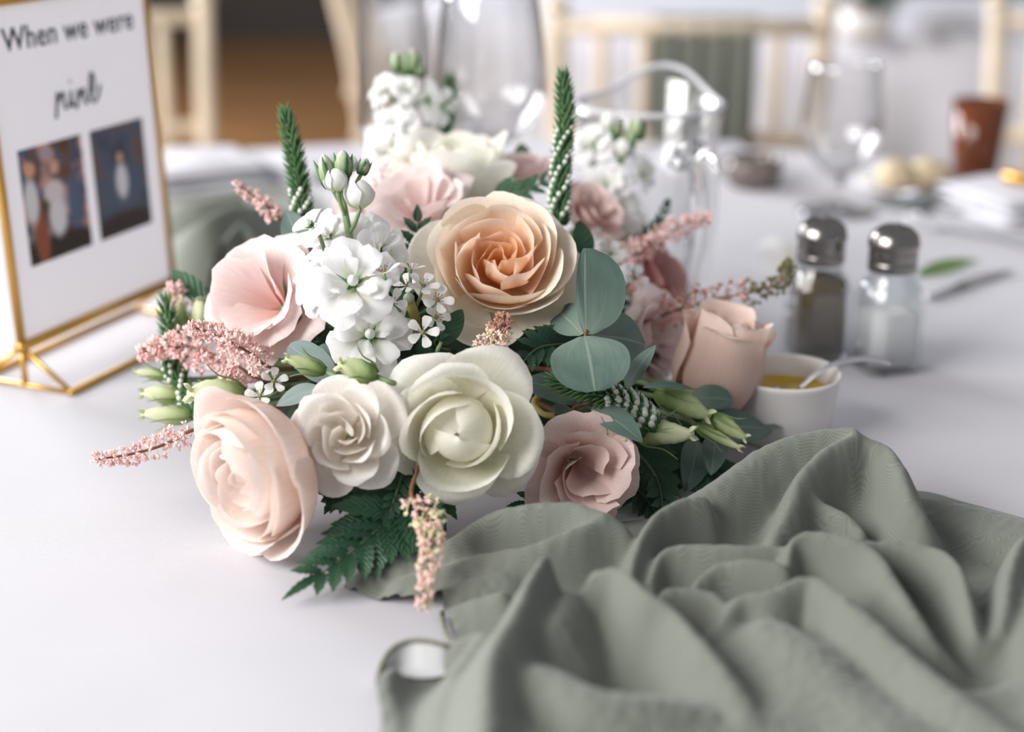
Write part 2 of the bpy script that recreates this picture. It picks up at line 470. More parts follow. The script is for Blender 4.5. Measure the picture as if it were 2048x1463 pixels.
# ------------------------------------------------------------------ chairs
def chair(loc, rz, label, top=0.845, rail=(0.82, 0.655), nsp=5):
    t = thing('chiavari_chair', label, 'chair', (loc[0], loc[1], 0), 'limewashed chairs in the hall', (0, 0, rz))
    w = 0.38; m = M['chair']
    def knob(x, y0, z1, y1):
        pts = [(x, y0, 0), (x, y0, 0.44), (x, y1 * 0.4 + y0 * 0.6, z1 * 0.6 + 0.176), (x, y1, z1)]
        b = MB().tube(vspline(pts, 24), [0.0145] * 24, 12)
        for z in (0.12, 0.3):
            b.lathe([(0.0145, -0.01), (0.018, -0.004), (0.018, 0.004), (0.0145, 0.01)], 12, (x, y0, z))
        b.lathe([(0.0145, -0.004), (0.019, 0.004), (0.014, 0.014), (0.0, 0.02)], 12, (x, y1, z1))
        return b
    for s in (-1, 1):
        knob(s * w / 2, -0.18, top, -0.235).build('back_post', m, t)
        MB().tube([(s * w / 2, 0.18, 0), (s * w / 2, 0.18, 0.44)], 0.0145, 12).build('leg', m, t)
        MB().tube([(s * w / 2, -0.18, 0.2), (s * w / 2, 0.18, 0.2)], 0.009, 8).build('stretcher', m, t)
    def yb(z): return -0.18 - 0.055 * max(0, (z - 0.44) / (top - 0.44))
    for z in rail + (0.58,):
        MB().tube([(-w / 2, yb(z), z), (w / 2, yb(z), z)], 0.0125, 10).build('back_rail', m, t)
    for k in range(1, nsp + 1):
        x = -w / 2 + w * k / (nsp + 1)
        MB().tube([(x, yb(0.58), 0.58), (x, yb(rail[0]), rail[0])], 0.0095, 8).build('spindle', m, t)
    for y in (-0.18, 0.18):
        MB().tube([(-w / 2, y, 0.24), (w / 2, y, 0.24)], 0.009, 8).build('stretcher', m, t)
    MB().box((0, 0, 0.435), (w + 0.02, 0.38, 0.025)).build('seat', m, t, smooth=False)
    MB().lathe([(0, 0.448), (0.19, 0.45), (0.2, 0.465), (0.19, 0.48), (0, 0.485)], 40,
               sq=lambda a, z: 1 / max(abs(math.cos(a)), abs(math.sin(a))) ** 0.75).build('seat_pad', M['cushion'], t)
    return t
PI = math.pi
# each chair is placed by where its back stands
def chair_back(px, d, rz, label, off=0.0):
    a = W(px, 60, d); c, s_ = math.cos(rz), math.sin(rz)
    return chair((a.x - (c * off + s_ * 0.23), a.y - (s_ * off - c * 0.23)), rz, label)
chair_back(408, 2.36, PI, 'limewashed chair drawn up to the white table behind the gold framed sign', -0.19)
chair_back(700, 2.86, -PI / 2, 'limewashed chair turned sideways behind the flute glass', 0.0)
sash_chair = chair_back(1380, 2.24, math.radians(-4), 'limewashed chair with a sage sash over its back behind the glass jug')
chair_back(1992, 2.30, PI * 1.0, 'limewashed chair at the white table behind the amber glass', 0.19)

# ------------------------------------------------------------------ long table behind
lt_c = Vector((0.98, 3.02, 0)); lt_rz = math.radians(-24)
lt = thing('long_table', 'long banquet table under a white cloth beyond the chairs', 'table', lt_c, None, (0, 0, lt_rz))
MB().box((0, 0, 0.728), (2.36, 0.74, 0.03)).build('table_top', M['table_wood'], lt, smooth=False)
for sx in (-1, 1):
    for sy in (-1, 1):
        MB().box((sx * 1.1, sy * 0.32, 0.357), (0.05, 0.05, 0.714)).build('leg', M['table_wood'], lt, smooth=False)
def box_cloth(name, L, D, drop, mat, loc, rz, label, cat, z=TOP, folds=60, amp=0.022, n=400):
    per = []
    for k in range(n):
        s = 4 * k / n
        e = int(s); f = s - e
        x, y = [(-1 + 2 * f, -1), (1, -1 + 2 * f), (1 - 2 * f, 1), (-1, 1 - 2 * f)][e]
        nx, ny = [(0, -1), (1, 0), (0, 1), (-1, 0)][e]
        per.append((x * L / 2, y * D / 2, nx, ny, k))
    V = []; UV = []
    for (x, y, nx, ny, k) in per: V.append((x * 0.98, y * 0.98, z)); UV.append((x, y))
    for j in range(0, 9):
        f = j / 8
        for (x, y, nx, ny, k) in per:
            ph = 2 * PI * folds * k / n
            o_ = 0.004 + f * (0.03 + amp * math.sin(ph) + 0.5 * amp * math.sin(ph * 0.43 + 1))
            V.append((x + nx * o_, y + ny * o_, z - 0.002 - f * drop)); UV.append((x + nx * f * drop, y + ny * f * drop))
    F = grid_faces(n, 10, True); F.append(tuple(range(n)))
    o = obj(name, mesh(name, V, F, mat, UV))
    o.data.polygons[len(F) - 1].use_smooth = False
    o.location = loc; o.rotation_euler = (0, 0, rz)
    return tag(o, label, cat)
box_cloth('tablecloth', 2.42, 0.80, 0.62, M['linen_far'], lt_c, lt_rz, 'white cloth hanging to the floor on the long banquet table', 'tablecloth')
# sage sash hung over the back of the nearest chair
def sash():
    n = 90
    rows = [(0.02, 0.55), (0.018, 0.70), (0.016, 0.80), (0.010, 0.832), (0.0, 0.8365), (-0.012, 0.832), (-0.018, 0.80)] + [(-0.02 - 0.004 * k, 0.80 - 0.055 * k) for k in range(1, 9)]
    V = []; UV = []
    for j, (y, z) in enumerate(rows):
        f = max(0, (j - 5) / 9.0)
        for k in range(n):
            x = (k / (n - 1) - 0.5) * (0.155 - 0.035 * f) + 0.022 - 0.012 * f
            w = (0.010 * math.sin(k / (n - 1) * 2 * PI * 4.2) + 0.004 * math.sin(k * 0.61)) * min(1, 0.15 + f * 2)
            V.append((x, y + w - 0.008 * min(1, f * 3) - 0.225, z)); UV.append((x, j * 0.05))
    o = obj('chair_sash', mesh('chair_sash', V, grid_faces(n, len(rows)), M['sage'], UV))
    o.location = sash_chair.location; o.rotation_euler = sash_chair.rotation_euler
    return tag(o, 'sage green sash hanging in folds over the chair back', 'sash')
sash()

# ------------------------------------------------------------------ glassware
def wine_glass(p, label, R=0.041, stem=0.105, bowl=0.105, foot=0.036, rim=0.8):
    t = thing('wine_glass', label, 'wine glass', p)
    MB().lathe([(0, 0), (foot, 0.0), (foot, 0.0025), (foot * 0.5, 0.005), (0.006, 0.011), (0.0, 0.012)], 40).build('foot', M['glass_thin'], t)
    MB().tube([(0, 0, 0.009), (0, 0, stem * 0.5), (0, 0, stem + 0.004)], [0.0045, 0.0036, 0.0055], 14).build('stem', M['glass'], t)
    pr = spline([(0.004, 0), (R * 0.55, 0.012), (R * 0.95, 0.036), (R, 0.058), (R * (1 + rim) / 2, bowl * 0.8), (R * rim, bowl)], 24)
    out = [(float(r), stem + float(z)) for r, z in pr]
    inn = [(max(0.0, r - 0.0012), z + 0.0012) for r, z in out][::-1]
    MB().lathe(out + inn, 48).build('bowl', M['glass_thin'], t)
    return t
g = T(800, 585); wine_glass(g, 'slim clear flute glass standing behind the white stock flowers', R=0.028, stem=0.085, bowl=0.15, foot=0.03, rim=0.85)
g = T(984, 562); wine_glass(g, 'large clear wine glass behind the ivory roses', R=0.043, stem=0.105, bowl=0.12)
g = T(1672, 424); wine_glass(g, 'clear wine glass standing beyond the salt and pepper shakers', R=0.037, stem=0.032, bowl=0.105, foot=0.036, rim=0.86)

def jug(p):
    t = thing('water_jug', 'clear glass water jug with a thick handle behind the flowers', 'jug', p)
    H = 0.152
    n = 64; prof = spline([(0.036, 0), (0.039, 0.004), (0.040, 0.03), (0.044, 0.075), (0.050, 0.12), (0.0535, H)], 20)
    rows = [(float(r), float(z)) for r, z in prof]
    inn = [(r - 0.003, max(z, 0.006)) for r, z in rows][::-1]
    V = []; UV = []
    sp = math.radians(75)                     # spout points away from the camera
    for (r, z) in rows + inn:
        for k in range(n):
            a = 2 * PI * k / n
            d = (a - sp + PI) % (2 * PI) - PI
            q = math.exp(-(d / 0.55) ** 2) * max(0, (z - 0.09) / (H - 0.09)) ** 1.5
            V.append(((r + 0.016 * q) * math.cos(a), (r + 0.016 * q) * math.sin(a), z + 0.018 * q)); UV.append((k / n, z))
    F = grid_faces(n, len(rows) * 2, True)
    F.append(tuple(range(n - 1, -1, -1))); F.append(tuple((2 * len(rows) - 1) * n + k for k in range(n)))
    obj('body', mesh('body', V, F, M['glass_thin'], UV), t)
    MB().lathe([(0, 0.001), (0.036, 0.001), (0.037, 0.006), (0, 0.007)], 40).build('base', M['glass'], t)
    hd = math.radians(-66)
    c, s = math.cos(hd), math.sin(hd)
    pts = [(0.047, 0.118), (0.062, 0.131), (0.076, 0.120), (0.080, 0.095), (0.076, 0.06), (0.062, 0.03), (0.043, 0.022)]
    MB().tube(vspline([(r * c, r * s, z) for r, z in pts], 36), 0.0105, 14, flat=0.65).build('handle', M['glass'], t)
    rim = []
    for k in range(73):
        a = 2 * PI * k / 72
        d = (a - sp + PI) % (2 * PI) - PI
        q = math.exp(-(d / 0.55) ** 2)
        rim.append(((0.052 + 0.016 * q) * math.cos(a), (0.052 + 0.016 * q) * math.sin(a), H + 0.018 * q))
    MB().tube(rim, 0.0022, 10, cap=False).build('rim', M['glass_rim'], t)
g = T(1288, 612); jug(g)

# ------------------------------------------------------------------ shakers
def shaker(p, rz, label, mat, fill, name, low=0.0):
    t = thing(name, label, 'shaker', p, 'salt and pepper pair', (0, 0, rz))
    H = 0.066
    def oct_(a, z):                            # squared body with cut corners that rounds at the neck
        k = min(1, max(0, (H - z) / 0.014))
        a = (a + PI / 4) % (PI / 2) - PI / 4
        q = 1 / math.cos(a)
        q = min(q, 1.16 / math.cos(abs(a) - PI / 4)) if abs(a) > 0.2 else q
        return 1 + (q - 1) * k
    R = 0.0200
    out = [(R * 0.9, 0.0), (R, 0.002), (R, 0.005), (R, 0.048), (R * 0.97, 0.053), (R * 0.86, 0.059), (R * 0.74, 0.064), (R * 0.72, 0.068), (R * 0.72, 0.072)]
    inn = [(R * 0.62, 0.072), (R * 0.62, 0.064), (R * 0.76, 0.057), (R * 0.84, 0.048), (R * 0.84, 0.006), (0.0, 0.005)]
    MB().lathe(out + inn, 64, sq=oct_).build('glass_body', M['shaker_glass'], t)
    f = [(0.0, 0.0055)] + [(R * 0.835, 0.0065), (R * 0.835, fill * 0.5), (R * 0.83 if fill < 0.05 else R * 0.8, fill), (R * 0.4, fill + 0.0025 + low), (0, fill + 0.002)]
    MB().lathe(f, 64, sq=oct_).build('contents', mat, t)
    c = MB().lathe([(R * 0.74, 0.0675), (R * 0.80, 0.068), (R * 0.80, 0.0735), (R * 0.76, 0.0745), (R * 0.80, 0.0755), (R * 0.80, 0.0805), (R * 0.77, 0.082),
                    (R * 0.84, 0.0835), (R * 0.84, 0.086), (R * 0.76, 0.0915), (R * 0.55, 0.0955), (R * 0.28, 0.0972), (0, 0.0977)], 48).build('cap', M['cap'], t)
    for k in range(8):
        a = 2 * PI * k / 8; r = R * 0.36 if k else 0
        MB().lathe([(0, 0), (0.0009, 0.0), (0.0009, 0.0006), (0, 0.0006)], 8, (r * math.cos(a), r * math.sin(a), 0.0966)).build('hole', M['hole'], c)
    return t
shaker(T(1628, 716), 0.18, 'glass shaker filled with brown ground pepper and a steel cap', M['pepper'], 0.056, 'pepper_shaker', 0.001)
shaker(T(1768, 735), 0.30, 'glass shaker half full of white salt with a steel cap', M['salt'], 0.040, 'salt_shaker')

# ------------------------------------------------------------------ ramekin with mustard and its spoon
rp = T(1562, 868)
rk = thing('ramekin', 'small white ramekin of yellow mustard beside the peach rose', 'bowl', rp)
MB().lathe([(0, 0.0), (0.026, 0), (0.0275, 0.002), (0.030, 0.02), (0.0325, 0.036), (0.0335, 0.0385), (0.0325, 0.040), (0.0312, 0.0385), (0.029, 0.02), (0.0265, 0.006), (0, 0.005)], 56).build('bowl', M['porcelain'], rk)
V = [(0, 0, 0.0285)]; F = []
for j in range(1, 9):
    for k in range(40):
        a = 2 * PI * k / 40; r = 0.0302 * j / 8
        x, y = r * math.cos(a), r * math.sin(a)
        V.append((x, y, 0.027 + 0.0035 * math.sin(140 * x + 1) * math.cos(120 * y) * (1 - (j / 8) ** 4)))
for k in range(40): F.append((0, 1 + k, 1 + (k + 1) % 40))
for j in range(7):
    for k in range(40):
        k2 = (k + 1) % 40
        F.append((1 + j * 40 + k, 1 + (j + 1) * 40 + k, 1 + (j + 1) * 40 + k2, 1 + j * 40 + k2))
obj('mustard', mesh('mustard', V, F, M['mustard']), rk)
def spoon(pts, bowl_c, label, name='teaspoon'):
    t = thing(name, label, 'spoon', pts[0])
    o = Vector(pts[0])
    q = vspline([Vector(p) - o for p in pts], 20)
    MB().tube(q, [0.0022 + 0.0016 * k / 19 for k in range(20)], 10, flat=0.45).build('handle', M['steel'], t)
    MB().lathe([(0, -0.0045), (0.006, -0.003), (0.0085, 0), (0.0078, 0.0002), (0.0055, -0.0022), (0, -0.0036)], 24, Vector(bowl_c) - o).build('spoon_bowl', M['steel'], t)
sp0 = rp + Vector((0.008, -0.004, 0.030))
spoon([sp0, rp + Vector((0.020, -0.002, 0.040)), rp + Vector((0.033, 0.000, 0.0455)), rp + Vector((0.05, 0.004, 0.046)), rp + Vector((0.062, 0.006, 0.043))], sp0 - Vector((0.006, 0, 0.001)), 'steel teaspoon resting in the mustard')

# ------------------------------------------------------------------ framed sign
def sign():
    A = T(52, 775); B3 = A + Vector((0.063, 0.150, 0)) * 1.0
    ax = (B3 - A).normalized()
    base = A.copy()
    wdt = 0.166
    t = thing('framed_sign', 'gold framed table sign reading When we were nine with two photographs', 'sign', base, None, (0, 0, math.atan2(ax.y, ax.x)))
    # local: x along the frame, -y towards its face, z up
    b0, H = 0.0275, 0.213
    r = 0.0030
    lean = 0.006
    def fr(x, z): return Vector((x, lean * z / H, b0 + z))
    for (p, q) in (((0, 0), (0, H)), ((wdt, 0), (wdt, H))):
        MB().tube([fr(*p), fr(*q)], r, 8).build('frame_bar', M['gold'], t)
    for z in (0, H):
        MB().tube([fr(-r, z), fr(wdt + r, z)], r * (1.25 if z == 0 else 1), 8).build('frame_bar', M['gold'], t)
    # prism stand
    fy = 0.036
    for x in (0, wdt):
        MB().tube([(x, 0, b0), (x, -fy, 0.002)], 0.0017, 8).build('stand_leg', M['gold'], t)
        MB().tube([(x, 0, b0), (x, fy, 0.002)], 0.0017, 8).build('stand_leg', M['gold'], t)
        MB().tube([(x, -fy, 0.002), (x, fy, 0.002)], 0.0016, 8).build('stand_bar', M['gold'], t)
        MB().tube([(x, 0, b0), (x, 0, 0.002)], 0.002, 8).build('stand_leg', M['gold'], t)
    for y in (-fy, fy):
        MB().tube([(-0.002, y, 0.002), (wdt + 0.002, y, 0.002)], 0.0023, 8).build('stand_bar', M['gold'], t)
    # card between two panes
    card = MB().box((wdt / 2, lean / 2, b0 + H / 2), (wdt - 0.004, 0.0012, H - 0.004), Matrix.Rotation(-lean / H, 3, 'X')).build('card', M['paper'], t, smooth=False)
    def fp(x, z, e=0.0009): return Vector((x, lean * z / H - e, b0 + z))
    def photo(x0, x1, z0, z1, kind):
        V = [fp(x0, z0), fp(x1, z0), fp(x1, z1), fp(x0, z1), fp(x0, z0, 0.0005), fp(x1, z0, 0.0005), fp(x1, z1, 0.0005), fp(x0, z1, 0.0005)]
        F = [(0, 1, 2, 3), (4, 7, 6, 5), (0, 4, 5, 1), (1, 5, 6, 2), (2, 6, 7, 3), (3, 7, 4, 0)]
        m, nt, b, out = new_mat('photo_print_' + kind)
        uv = node(nt, 'ShaderNodeUVMap')
        n = node(nt, 'ShaderNodeTexNoise', i_Scale=3.4 if kind == 'group' else 2.2, i_Detail=2.0)
        nt.links.new(uv.outputs[0], n.inputs['Vector'])
        if kind == 'group':
            c = ramp(nt, n.outputs[0], [(0.30, srgb(101, 91, 83)), (0.42, srgb(165, 119, 96)), (0.50, srgb(104, 122, 152)), (0.58, srgb(237, 191, 168)), (0.68, srgb(204, 204, 216))])
        else:
            c = ramp(nt, n.outputs[0], [(0.30, srgb(86, 93, 109)), (0.48, srgb(119, 129, 147)), (0.60, srgb(152, 124, 114)), (0.72, srgb(127, 114, 119))])
        sep = node(nt, 'ShaderNodeSeparateXYZ'); nt.links.new(uv.outputs[0], sep.inputs[0])
        def blob(prev, cx, cy, rx, ry, colr, soft=0.35):
            mp = node(nt, 'ShaderNodeMapping'); mp.vector_type = 'POINT'
            mp.inputs['Location'].default_value = (-cx / rx, -cy / ry, 0); mp.inputs['Scale'].default_value = (1 / rx, 1 / ry, 0)
            nt.links.new(uv.outputs[0], mp.inputs[0])
            ln = node(nt, 'ShaderNodeVectorMath', operation='LENGTH'); nt.links.new(mp.outputs[0], ln.inputs[0])
            f = ramp(nt, ln.outputs['Value'], [(1 - soft, (1, 1, 1, 1)), (1.0, (0, 0, 0, 1))])
            mx = node(nt, 'ShaderNodeMixRGB'); nt.links.new(f, mx.inputs[0]); nt.links.new(prev, mx.inputs[1]); mx.inputs[2].default_value = colr
            return mx.outputs[0]
        if kind == 'group':
            c = blob(c, 0.5, 0.05, 0.9, 0.2, srgb(83, 65, 55))
            c = blob(c, 0.22, 0.20, 0.13, 0.26, srgb(191, 119, 83))
            c = blob(c, 0.5, 0.36, 0.17, 0.22, srgb(245, 245, 245))
            c = blob(c, 0.48, 0.58, 0.20, 0.12, srgb(245, 239, 239))
            c = blob(c, 0.12, 0.55, 0.13, 0.24, srgb(245, 245, 245))
            c = blob(c, 0.14, 0.82, 0.10, 0.08, srgb(245, 204, 170))
            c = blob(c, 0.52, 0.78, 0.09, 0.07, srgb(245, 206, 178))
            c = blob(c, 0.80, 0.45, 0.14, 0.28, srgb(124, 140, 168))
        else:
            c = blob(c, 0.5, 0.02, 0.9, 0.22, srgb(86, 68, 60))
            c = blob(c, 0.5, 0.44, 0.5, 0.26, srgb(119, 132, 152))
            c = blob(c, 0.5, 0.48, 0.14, 0.2, srgb(245, 245, 245))
            c = blob(c, 0.5, 0.70, 0.07, 0.06, srgb(245, 204, 180))
        nt.links.new(c, b.inputs['Base Color']); b.inputs['Roughness'].default_value = 0.35
        tl = node(nt, 'ShaderNodeBsdfTranslucent'); nt.links.new(c, tl.inputs[0])
        ms = node(nt, 'ShaderNodeMixShader', i_0=0.45); nt.links.new(b.outputs[0], ms.inputs[1]); nt.links.new(tl.outputs[0], ms.inputs[2]); nt.links.new(ms.outputs[0], out.inputs[0])
        UVs = [(0, 0), (1, 0), (1, 1), (0, 1)] * 2
        o = obj('photograph', mesh('photograph', V, F, m, UVs, False), card)
        o['label'] = 'colour photograph printed on the card'
    photo(0.018, 0.080, 0.048, 0.122, 'group')
    photo(0.090, 0.148, 0.048, 0.122, 'child')
    def ink(o_): o_['label'] = 'dark grey lettering'; return o_
    # lettering: heading from the built-in font, the word below as brush strokes
    cu = bpy.data.curves.new('lettering', 'FONT'); cu.body = 'When we were'; cu.size = 0.0200; cu.align_x = 'CENTER'; cu.space_character = 1.05
    cu.extrude = 0.00012; cu.offset = 0.00025
    tmp = bpy.data.objects.new('lettering_tmp', cu); COL.objects.link(tmp)
    dg = bpy.context.evaluated_depsgraph_get()
    me = bpy.data.meshes.new_from_object(tmp.evaluated_get(dg))
    bpy.data.objects.remove(tmp, do_unlink=True)
    me.materials.clear(); me.materials.append(M['ink'])
    lo = ink(obj('lettering', me, card))
    lo.location = fp(wdt * 0.5, 0.183, 0.0010); lo.rotation_euler = (PI / 2 - lean / H, 0, 0)
    def stroke(pts, r=0.0013):
        q = vspline([fp(x, z, 0.0011) for x, z in pts], 6 * len(pts))
        return MB().tube(q, r, 6, flat=0.25)
    x0 = 0.058; z0 = 0.140
    S = 0.0115
    letters = [
        [(0.0, -0.35), (0.18, 0.45), (0.30, 1.05), (0.28, 0.5), (0.45, 0.75), (0.75, 1.0), (0.78, 0.6), (0.82, 0.08), (1.05, 0.1)],
        [(1.15, 0.1), (1.35, 0.5), (1.42, 0.95), (1.40, 0.5), (1.45, 0.08), (1.65, 0.15)],
        [(1.75, -0.1), (1.95, 0.5), (2.05, 0.95), (2.05, 0.45), (2.25, 0.75), (2.5, 0.95), (2.52, 0.5), (2.56, 0.08), (2.8, 0.15)],
        [(2.85, 0.3), (3.25, 0.7), (3.45, 1.35), (3.3, 1.75), (3.1, 1.2), (3.05, 0.4), (3.3, 0.02), (3.65, 0.3), (3.95, 0.95)]]
    for L in letters:
        ink(stroke([(x0 + a * S * 1.05, z0 + b_ * S) for a, b_ in L]).build('brush_letter', M['ink'], card))
    ink(stroke([(x0 + 1.5 * S, z0 + 1.45 * S), (x0 + 1.53 * S, z0 + 1.55 * S)], 0.0014).build('brush_letter', M['ink'], card))
sign()

# ------------------------------------------------------------------ napkins, cutlery and bits on the table
def napkin(name, p, rz, L, D, H, mat, label, layers=3, cat='napkin', seed=0):
    t = thing(name, label, cat, p, None, (0, 0, rz))
    r = np.random.default_rng(seed)
    z = 0.0
    for k in range(layers):
        nx, ny = 16, 10
        h = H / layers
        P = []
        ox, oy = r.uniform(-0.006, 0.006, 2)
        for s in (0, 1):
            for j in range(ny):
                for i in range(nx):
                    x = (i / (nx - 1) - 0.5) * (L - 0.006 * k); y = (j / (ny - 1) - 0.5) * (D - 0.004 * k)
                    e = 1 - max(abs(2 * i / (nx - 1) - 1), abs(2 * j / (ny - 1) - 1)) ** 8
                    zz = z + (h * (0.35 + 0.55 * e) + 0.0015 * math.sin(9 * x / L + k) if s else h * 0.05)
                    P.append((x + ox, y + oy, zz))
        F = grid_faces(nx, ny)
        F2 = [tuple(v + nx * ny for v in f) for f in F]
        ring = [i for i in range(nx)] + [j * nx + nx - 1 for j in range(1, ny)] + [(ny - 1) * nx + i for i in range(nx - 2, -1, -1)] + [j * nx for j in range(ny - 2, 0, -1)]
        S = [(ring[i], ring[(i + 1) % len(ring)], ring[(i + 1) % len(ring)] + nx * ny, ring[i] + nx * ny) for i in range(len(ring))]
        obj('fold', mesh('fold', P, F + F2 + S, mat), t)
        z += h * 0.92
    return t
napkin('folded_napkin', T(400, 362), 0.5, 0.13, 0.12, 0.030, M['linen_far'], 'thick folded white napkin on the table behind the sign', 3, seed=1)
napkin('folded_napkin', T(560, 340), -0.2, 0.12, 0.11, 0.014, M['linen_far'], 'thin folded white napkin beyond the green veronica spike', 2, seed=2)
napkin('folded_napkin', T(1430, 330), 0.2, 0.10, 0.09, 0.022, M['linen_far'], 'folded white napkin beyond the glass jug', 3, seed=3)
napkin('folded_napkin', T(2040, 420), 0.35, 0.13, 0.12, 0.028, M['linen_far'], 'folded white napkin beside the grey napkin and fork', 3, seed=4)
napkin('folded_napkin', T(1915, 395), 0.62, 0.19, 0.045, 0.010, M['slate'], 'narrow grey folded napkin lying beside the cutlery', 2, seed=5)
gb = MB().tube([T(2010, 352, 0.034), T(2070, 362, 0.034)], 0.006, 10).build('napkin_ring', M['gold']); tag(gb, 'gold ring lying on the folded white napkin', 'napkin ring')

def knife(p, q, label):
    t = thing('table_knife', label, 'knife', p)
    d = (q - p); L = d.length; n = d.normalized(); s = Vector((-n.y, n.x, 0))
    o = Vector((0, 0, 0.0025))
    MB().tube([o, o + n * L * 0.45], [0.0035, 0.0045], 10, flat=0.5).build('handle', M['steel'], t)
    V = []
    for k in range(9):
        f = 0.45 + 0.55 * k / 8
        w = 0.008 * (1 if k < 6 else (1 - ((k - 5) / 3.2) ** 2))
        V += [o + n * L * f - s * 0.004 + Vector((0, 0, -0.0006)), o + n * L * f + s * w, o + n * L * f - s * 0.004 + Vector((0, 0, 0.0006))]
    F = []
    for k in range(8):
        a = k * 3
        F += [(a, a + 1, a + 4, a + 3), (a + 1, a + 2, a + 5, a + 4), (a + 2, a, a + 3, a + 5)]
    obj('blade', mesh('blade', V, F, M['steel']), t)
def fork(p, q, label):
    t = thing('table_fork', label, 'fork', p)
    d = (q - p); L = d.length; n = d.normalized(); s = Vector((-n.y, n.x, 0)); u = Vector((0, 0, 1))
    MB().tube(vspline([u * 0.003, n * L * 0.35 + u * 0.010, n * L * 0.65 + u * 0.006, n * L * 0.76 + u * 0.004], 16), [0.005 - 0.0025 * k / 15 for k in range(16)], 10, flat=0.5).build('handle', M['steel'], t)
    for k in range(4):
        x = (k - 1.5) * 0.0062
        MB().tube(vspline([n * L * 0.72 + u * 0.004, n * L * 0.79 + s * x + u * 0.003, n * L * 0.9 + s * x + u * 0.003, n * L + s * x + u * 0.008], 12), 0.0016, 6).build('tine', M['steel'], t)
fork(T(2090, 512), T(1820, 445), 'steel fork lying on the white cloth behind the salt shaker')
fork(T(2080, 465), T(1812, 400), 'steel fork lying next to the grey napkin')
knife(T(1852, 602), T(2015, 545), 'steel knife lying beside the fallen green leaf')
knife(T(2090, 440), T(1850, 418), 'steel knife lying along the folded white napkin')

def leaf_grid(base, tip, width, nrm, shape, bend=0.0, fold=0.0, nu=9, nv=17, twist=0.0, wav=0.0, seed=0, asym=1.0):
    """world-space leaf from base to tip; shape(v) half width 0..1"""
    b = np.array(base); t = np.array(tip); ax = t - b; L = np.linalg.norm(ax); ax = ax / L
    n = np.array(nrm); n = n - ax * n.dot(ax); n = n / np.linalg.norm(n)
    s = np.cross(ax, n)
    v = np.linspace(0, 1, nv)[:, None]; u = np.linspace(-1, 1, nu)[None, :]
    hw = np.array([shape(float(x)) for x in v[:, 0]])[:, None] * width / 2
    ang = twist * (v - 0.2)
    hw = hw * np.where(u < 0, asym, 2 - asym)
    x = u * hw * np.cos(ang) ; zt = u * hw * np.sin(ang)
    zz = bend * L * (4 * v * (1 - v)) + fold * np.abs(u) * hw + zt + wav * width * np.sin(7 * v + 3 * u + seed) * np.abs(u)
    P = b + (v * L)[..., None] * ax + x[..., None] * s + zz[..., None] * n
    UVs = np.stack([np.broadcast_to(u * 0.5 + 0.5, (nv, nu)), np.broadcast_to(v, (nv, nu))], -1)
    return P, UVs
OVATE = lambda v: max(0.03, math.sin(PI * min(1, v ** 0.8)) ** 0.75) if v < 0.999 else 0.02
ROUND = lambda v: max(0.04, (1 - abs(2 * (v - 0.02) / 0.98 - 1) ** 2.3)) ** 0.5
LANCE = lambda v: max(0.02, math.sin(PI * v ** 0.7)) ** 1.1
def lone_leaf(base, tip, width, nrm, shape, mat, label, bend=0.05, fold=0.2):
    P, U = leaf_grid(base, tip, width, nrm, shape, bend, fold)
    o = grid_obj('fallen_leaf', P - np.array(base), U, mat)
    o.location = base
    return tag(o, label, 'leaf')
lone_leaf(T(1832, 553, 0.001), T(1962, 520, 0.004), 0.014, (0, -0.6, 0.8), LANCE, M['calyx'], 'single green leaf lying on the cloth beside the salt shaker')
fp_ = T(1566, 545)
for k, (dx, dy, tx, ty) in enumerate(((0, 0, -0.012, 0.026), (0.004, 0.006, 0.010, 0.030))):
    P, U = leaf_grid(fp_ + Vector((dx, dy, 0.001)), fp_ + Vector((tx, ty, 0.02)), 0.024, (0, -0.8, 0.6), ROUND, 0.15, 0.1)
    o = grid_obj('fallen_petal', P - np.array(fp_), U, M['filler']); o.location = fp_
    tag(o, ('loose white petal on the cloth behind the pepper shaker leaning towards the jug', 'loose white petal on the cloth leaning towards the pepper shaker')[k], 'petal', 'loose white petals')

# small things far back on the table
hp = T(1505, 372)
h = thing('candle_holder', 'small smoked glass candle holder beyond the jug', 'candle holder', hp)
MB().lathe([(0, 0), (0.022, 0), (0.027, 0.006), (0.029, 0.02), (0.026, 0.03), (0.024, 0.03), (0.026, 0.02), (0.022, 0.006), (0, 0.004)], 36).build('cup', M['smoke'], h)
MB().lathe([(0, 0.0045), (0.018, 0.0045), (0.018, 0.016), (0, 0.016)], 24).build('candle', M['porcelain'], h)
bp_ = T(1830, 382)
p_ = thing('side_plate', 'white side plate beyond the salt and pepper shakers', 'plate', bp_)
MB().lathe([(0, 0), (0.035, 0), (0.06, 0.008), (0.061, 0.0095), (0.035, 0.003), (0, 0.003)], 48).build('plate', M['porcelain'], p_)
for k, (dx, dy, sx) in enumerate(((-0.02, 0.0, 0.02), (0.014, 0.006, 0.023))):
    o = MB().lathe([(0, 0)] + [(sx * math.sin(x), 0.014 - 0.014 * math.cos(x)) for x in np.linspace(0.5, 2.9, 8)] + [(0, 0.028)], 24).build('bread_roll', M['bread'])
    o.location = bp_ + Vector((dx, dy, 0.0032)); tag(o, ('smaller pale bread roll on the white side plate', 'larger pale bread roll on the white side plate')[k], 'bread', 'bread rolls on the side plate')
at_ = T(1948, 352)
a_ = MB().lathe([(0, 0.0), (0.02, 0), (0.022, 0.003), (0.028, 0.078), (0.0265, 0.078), (0.0205, 0.006), (0, 0.005)], 36).build('tumbler', M['amber'])
a_.location = at_; tag(a_, 'amber brown glass tumbler in front of the chair post', 'glass')
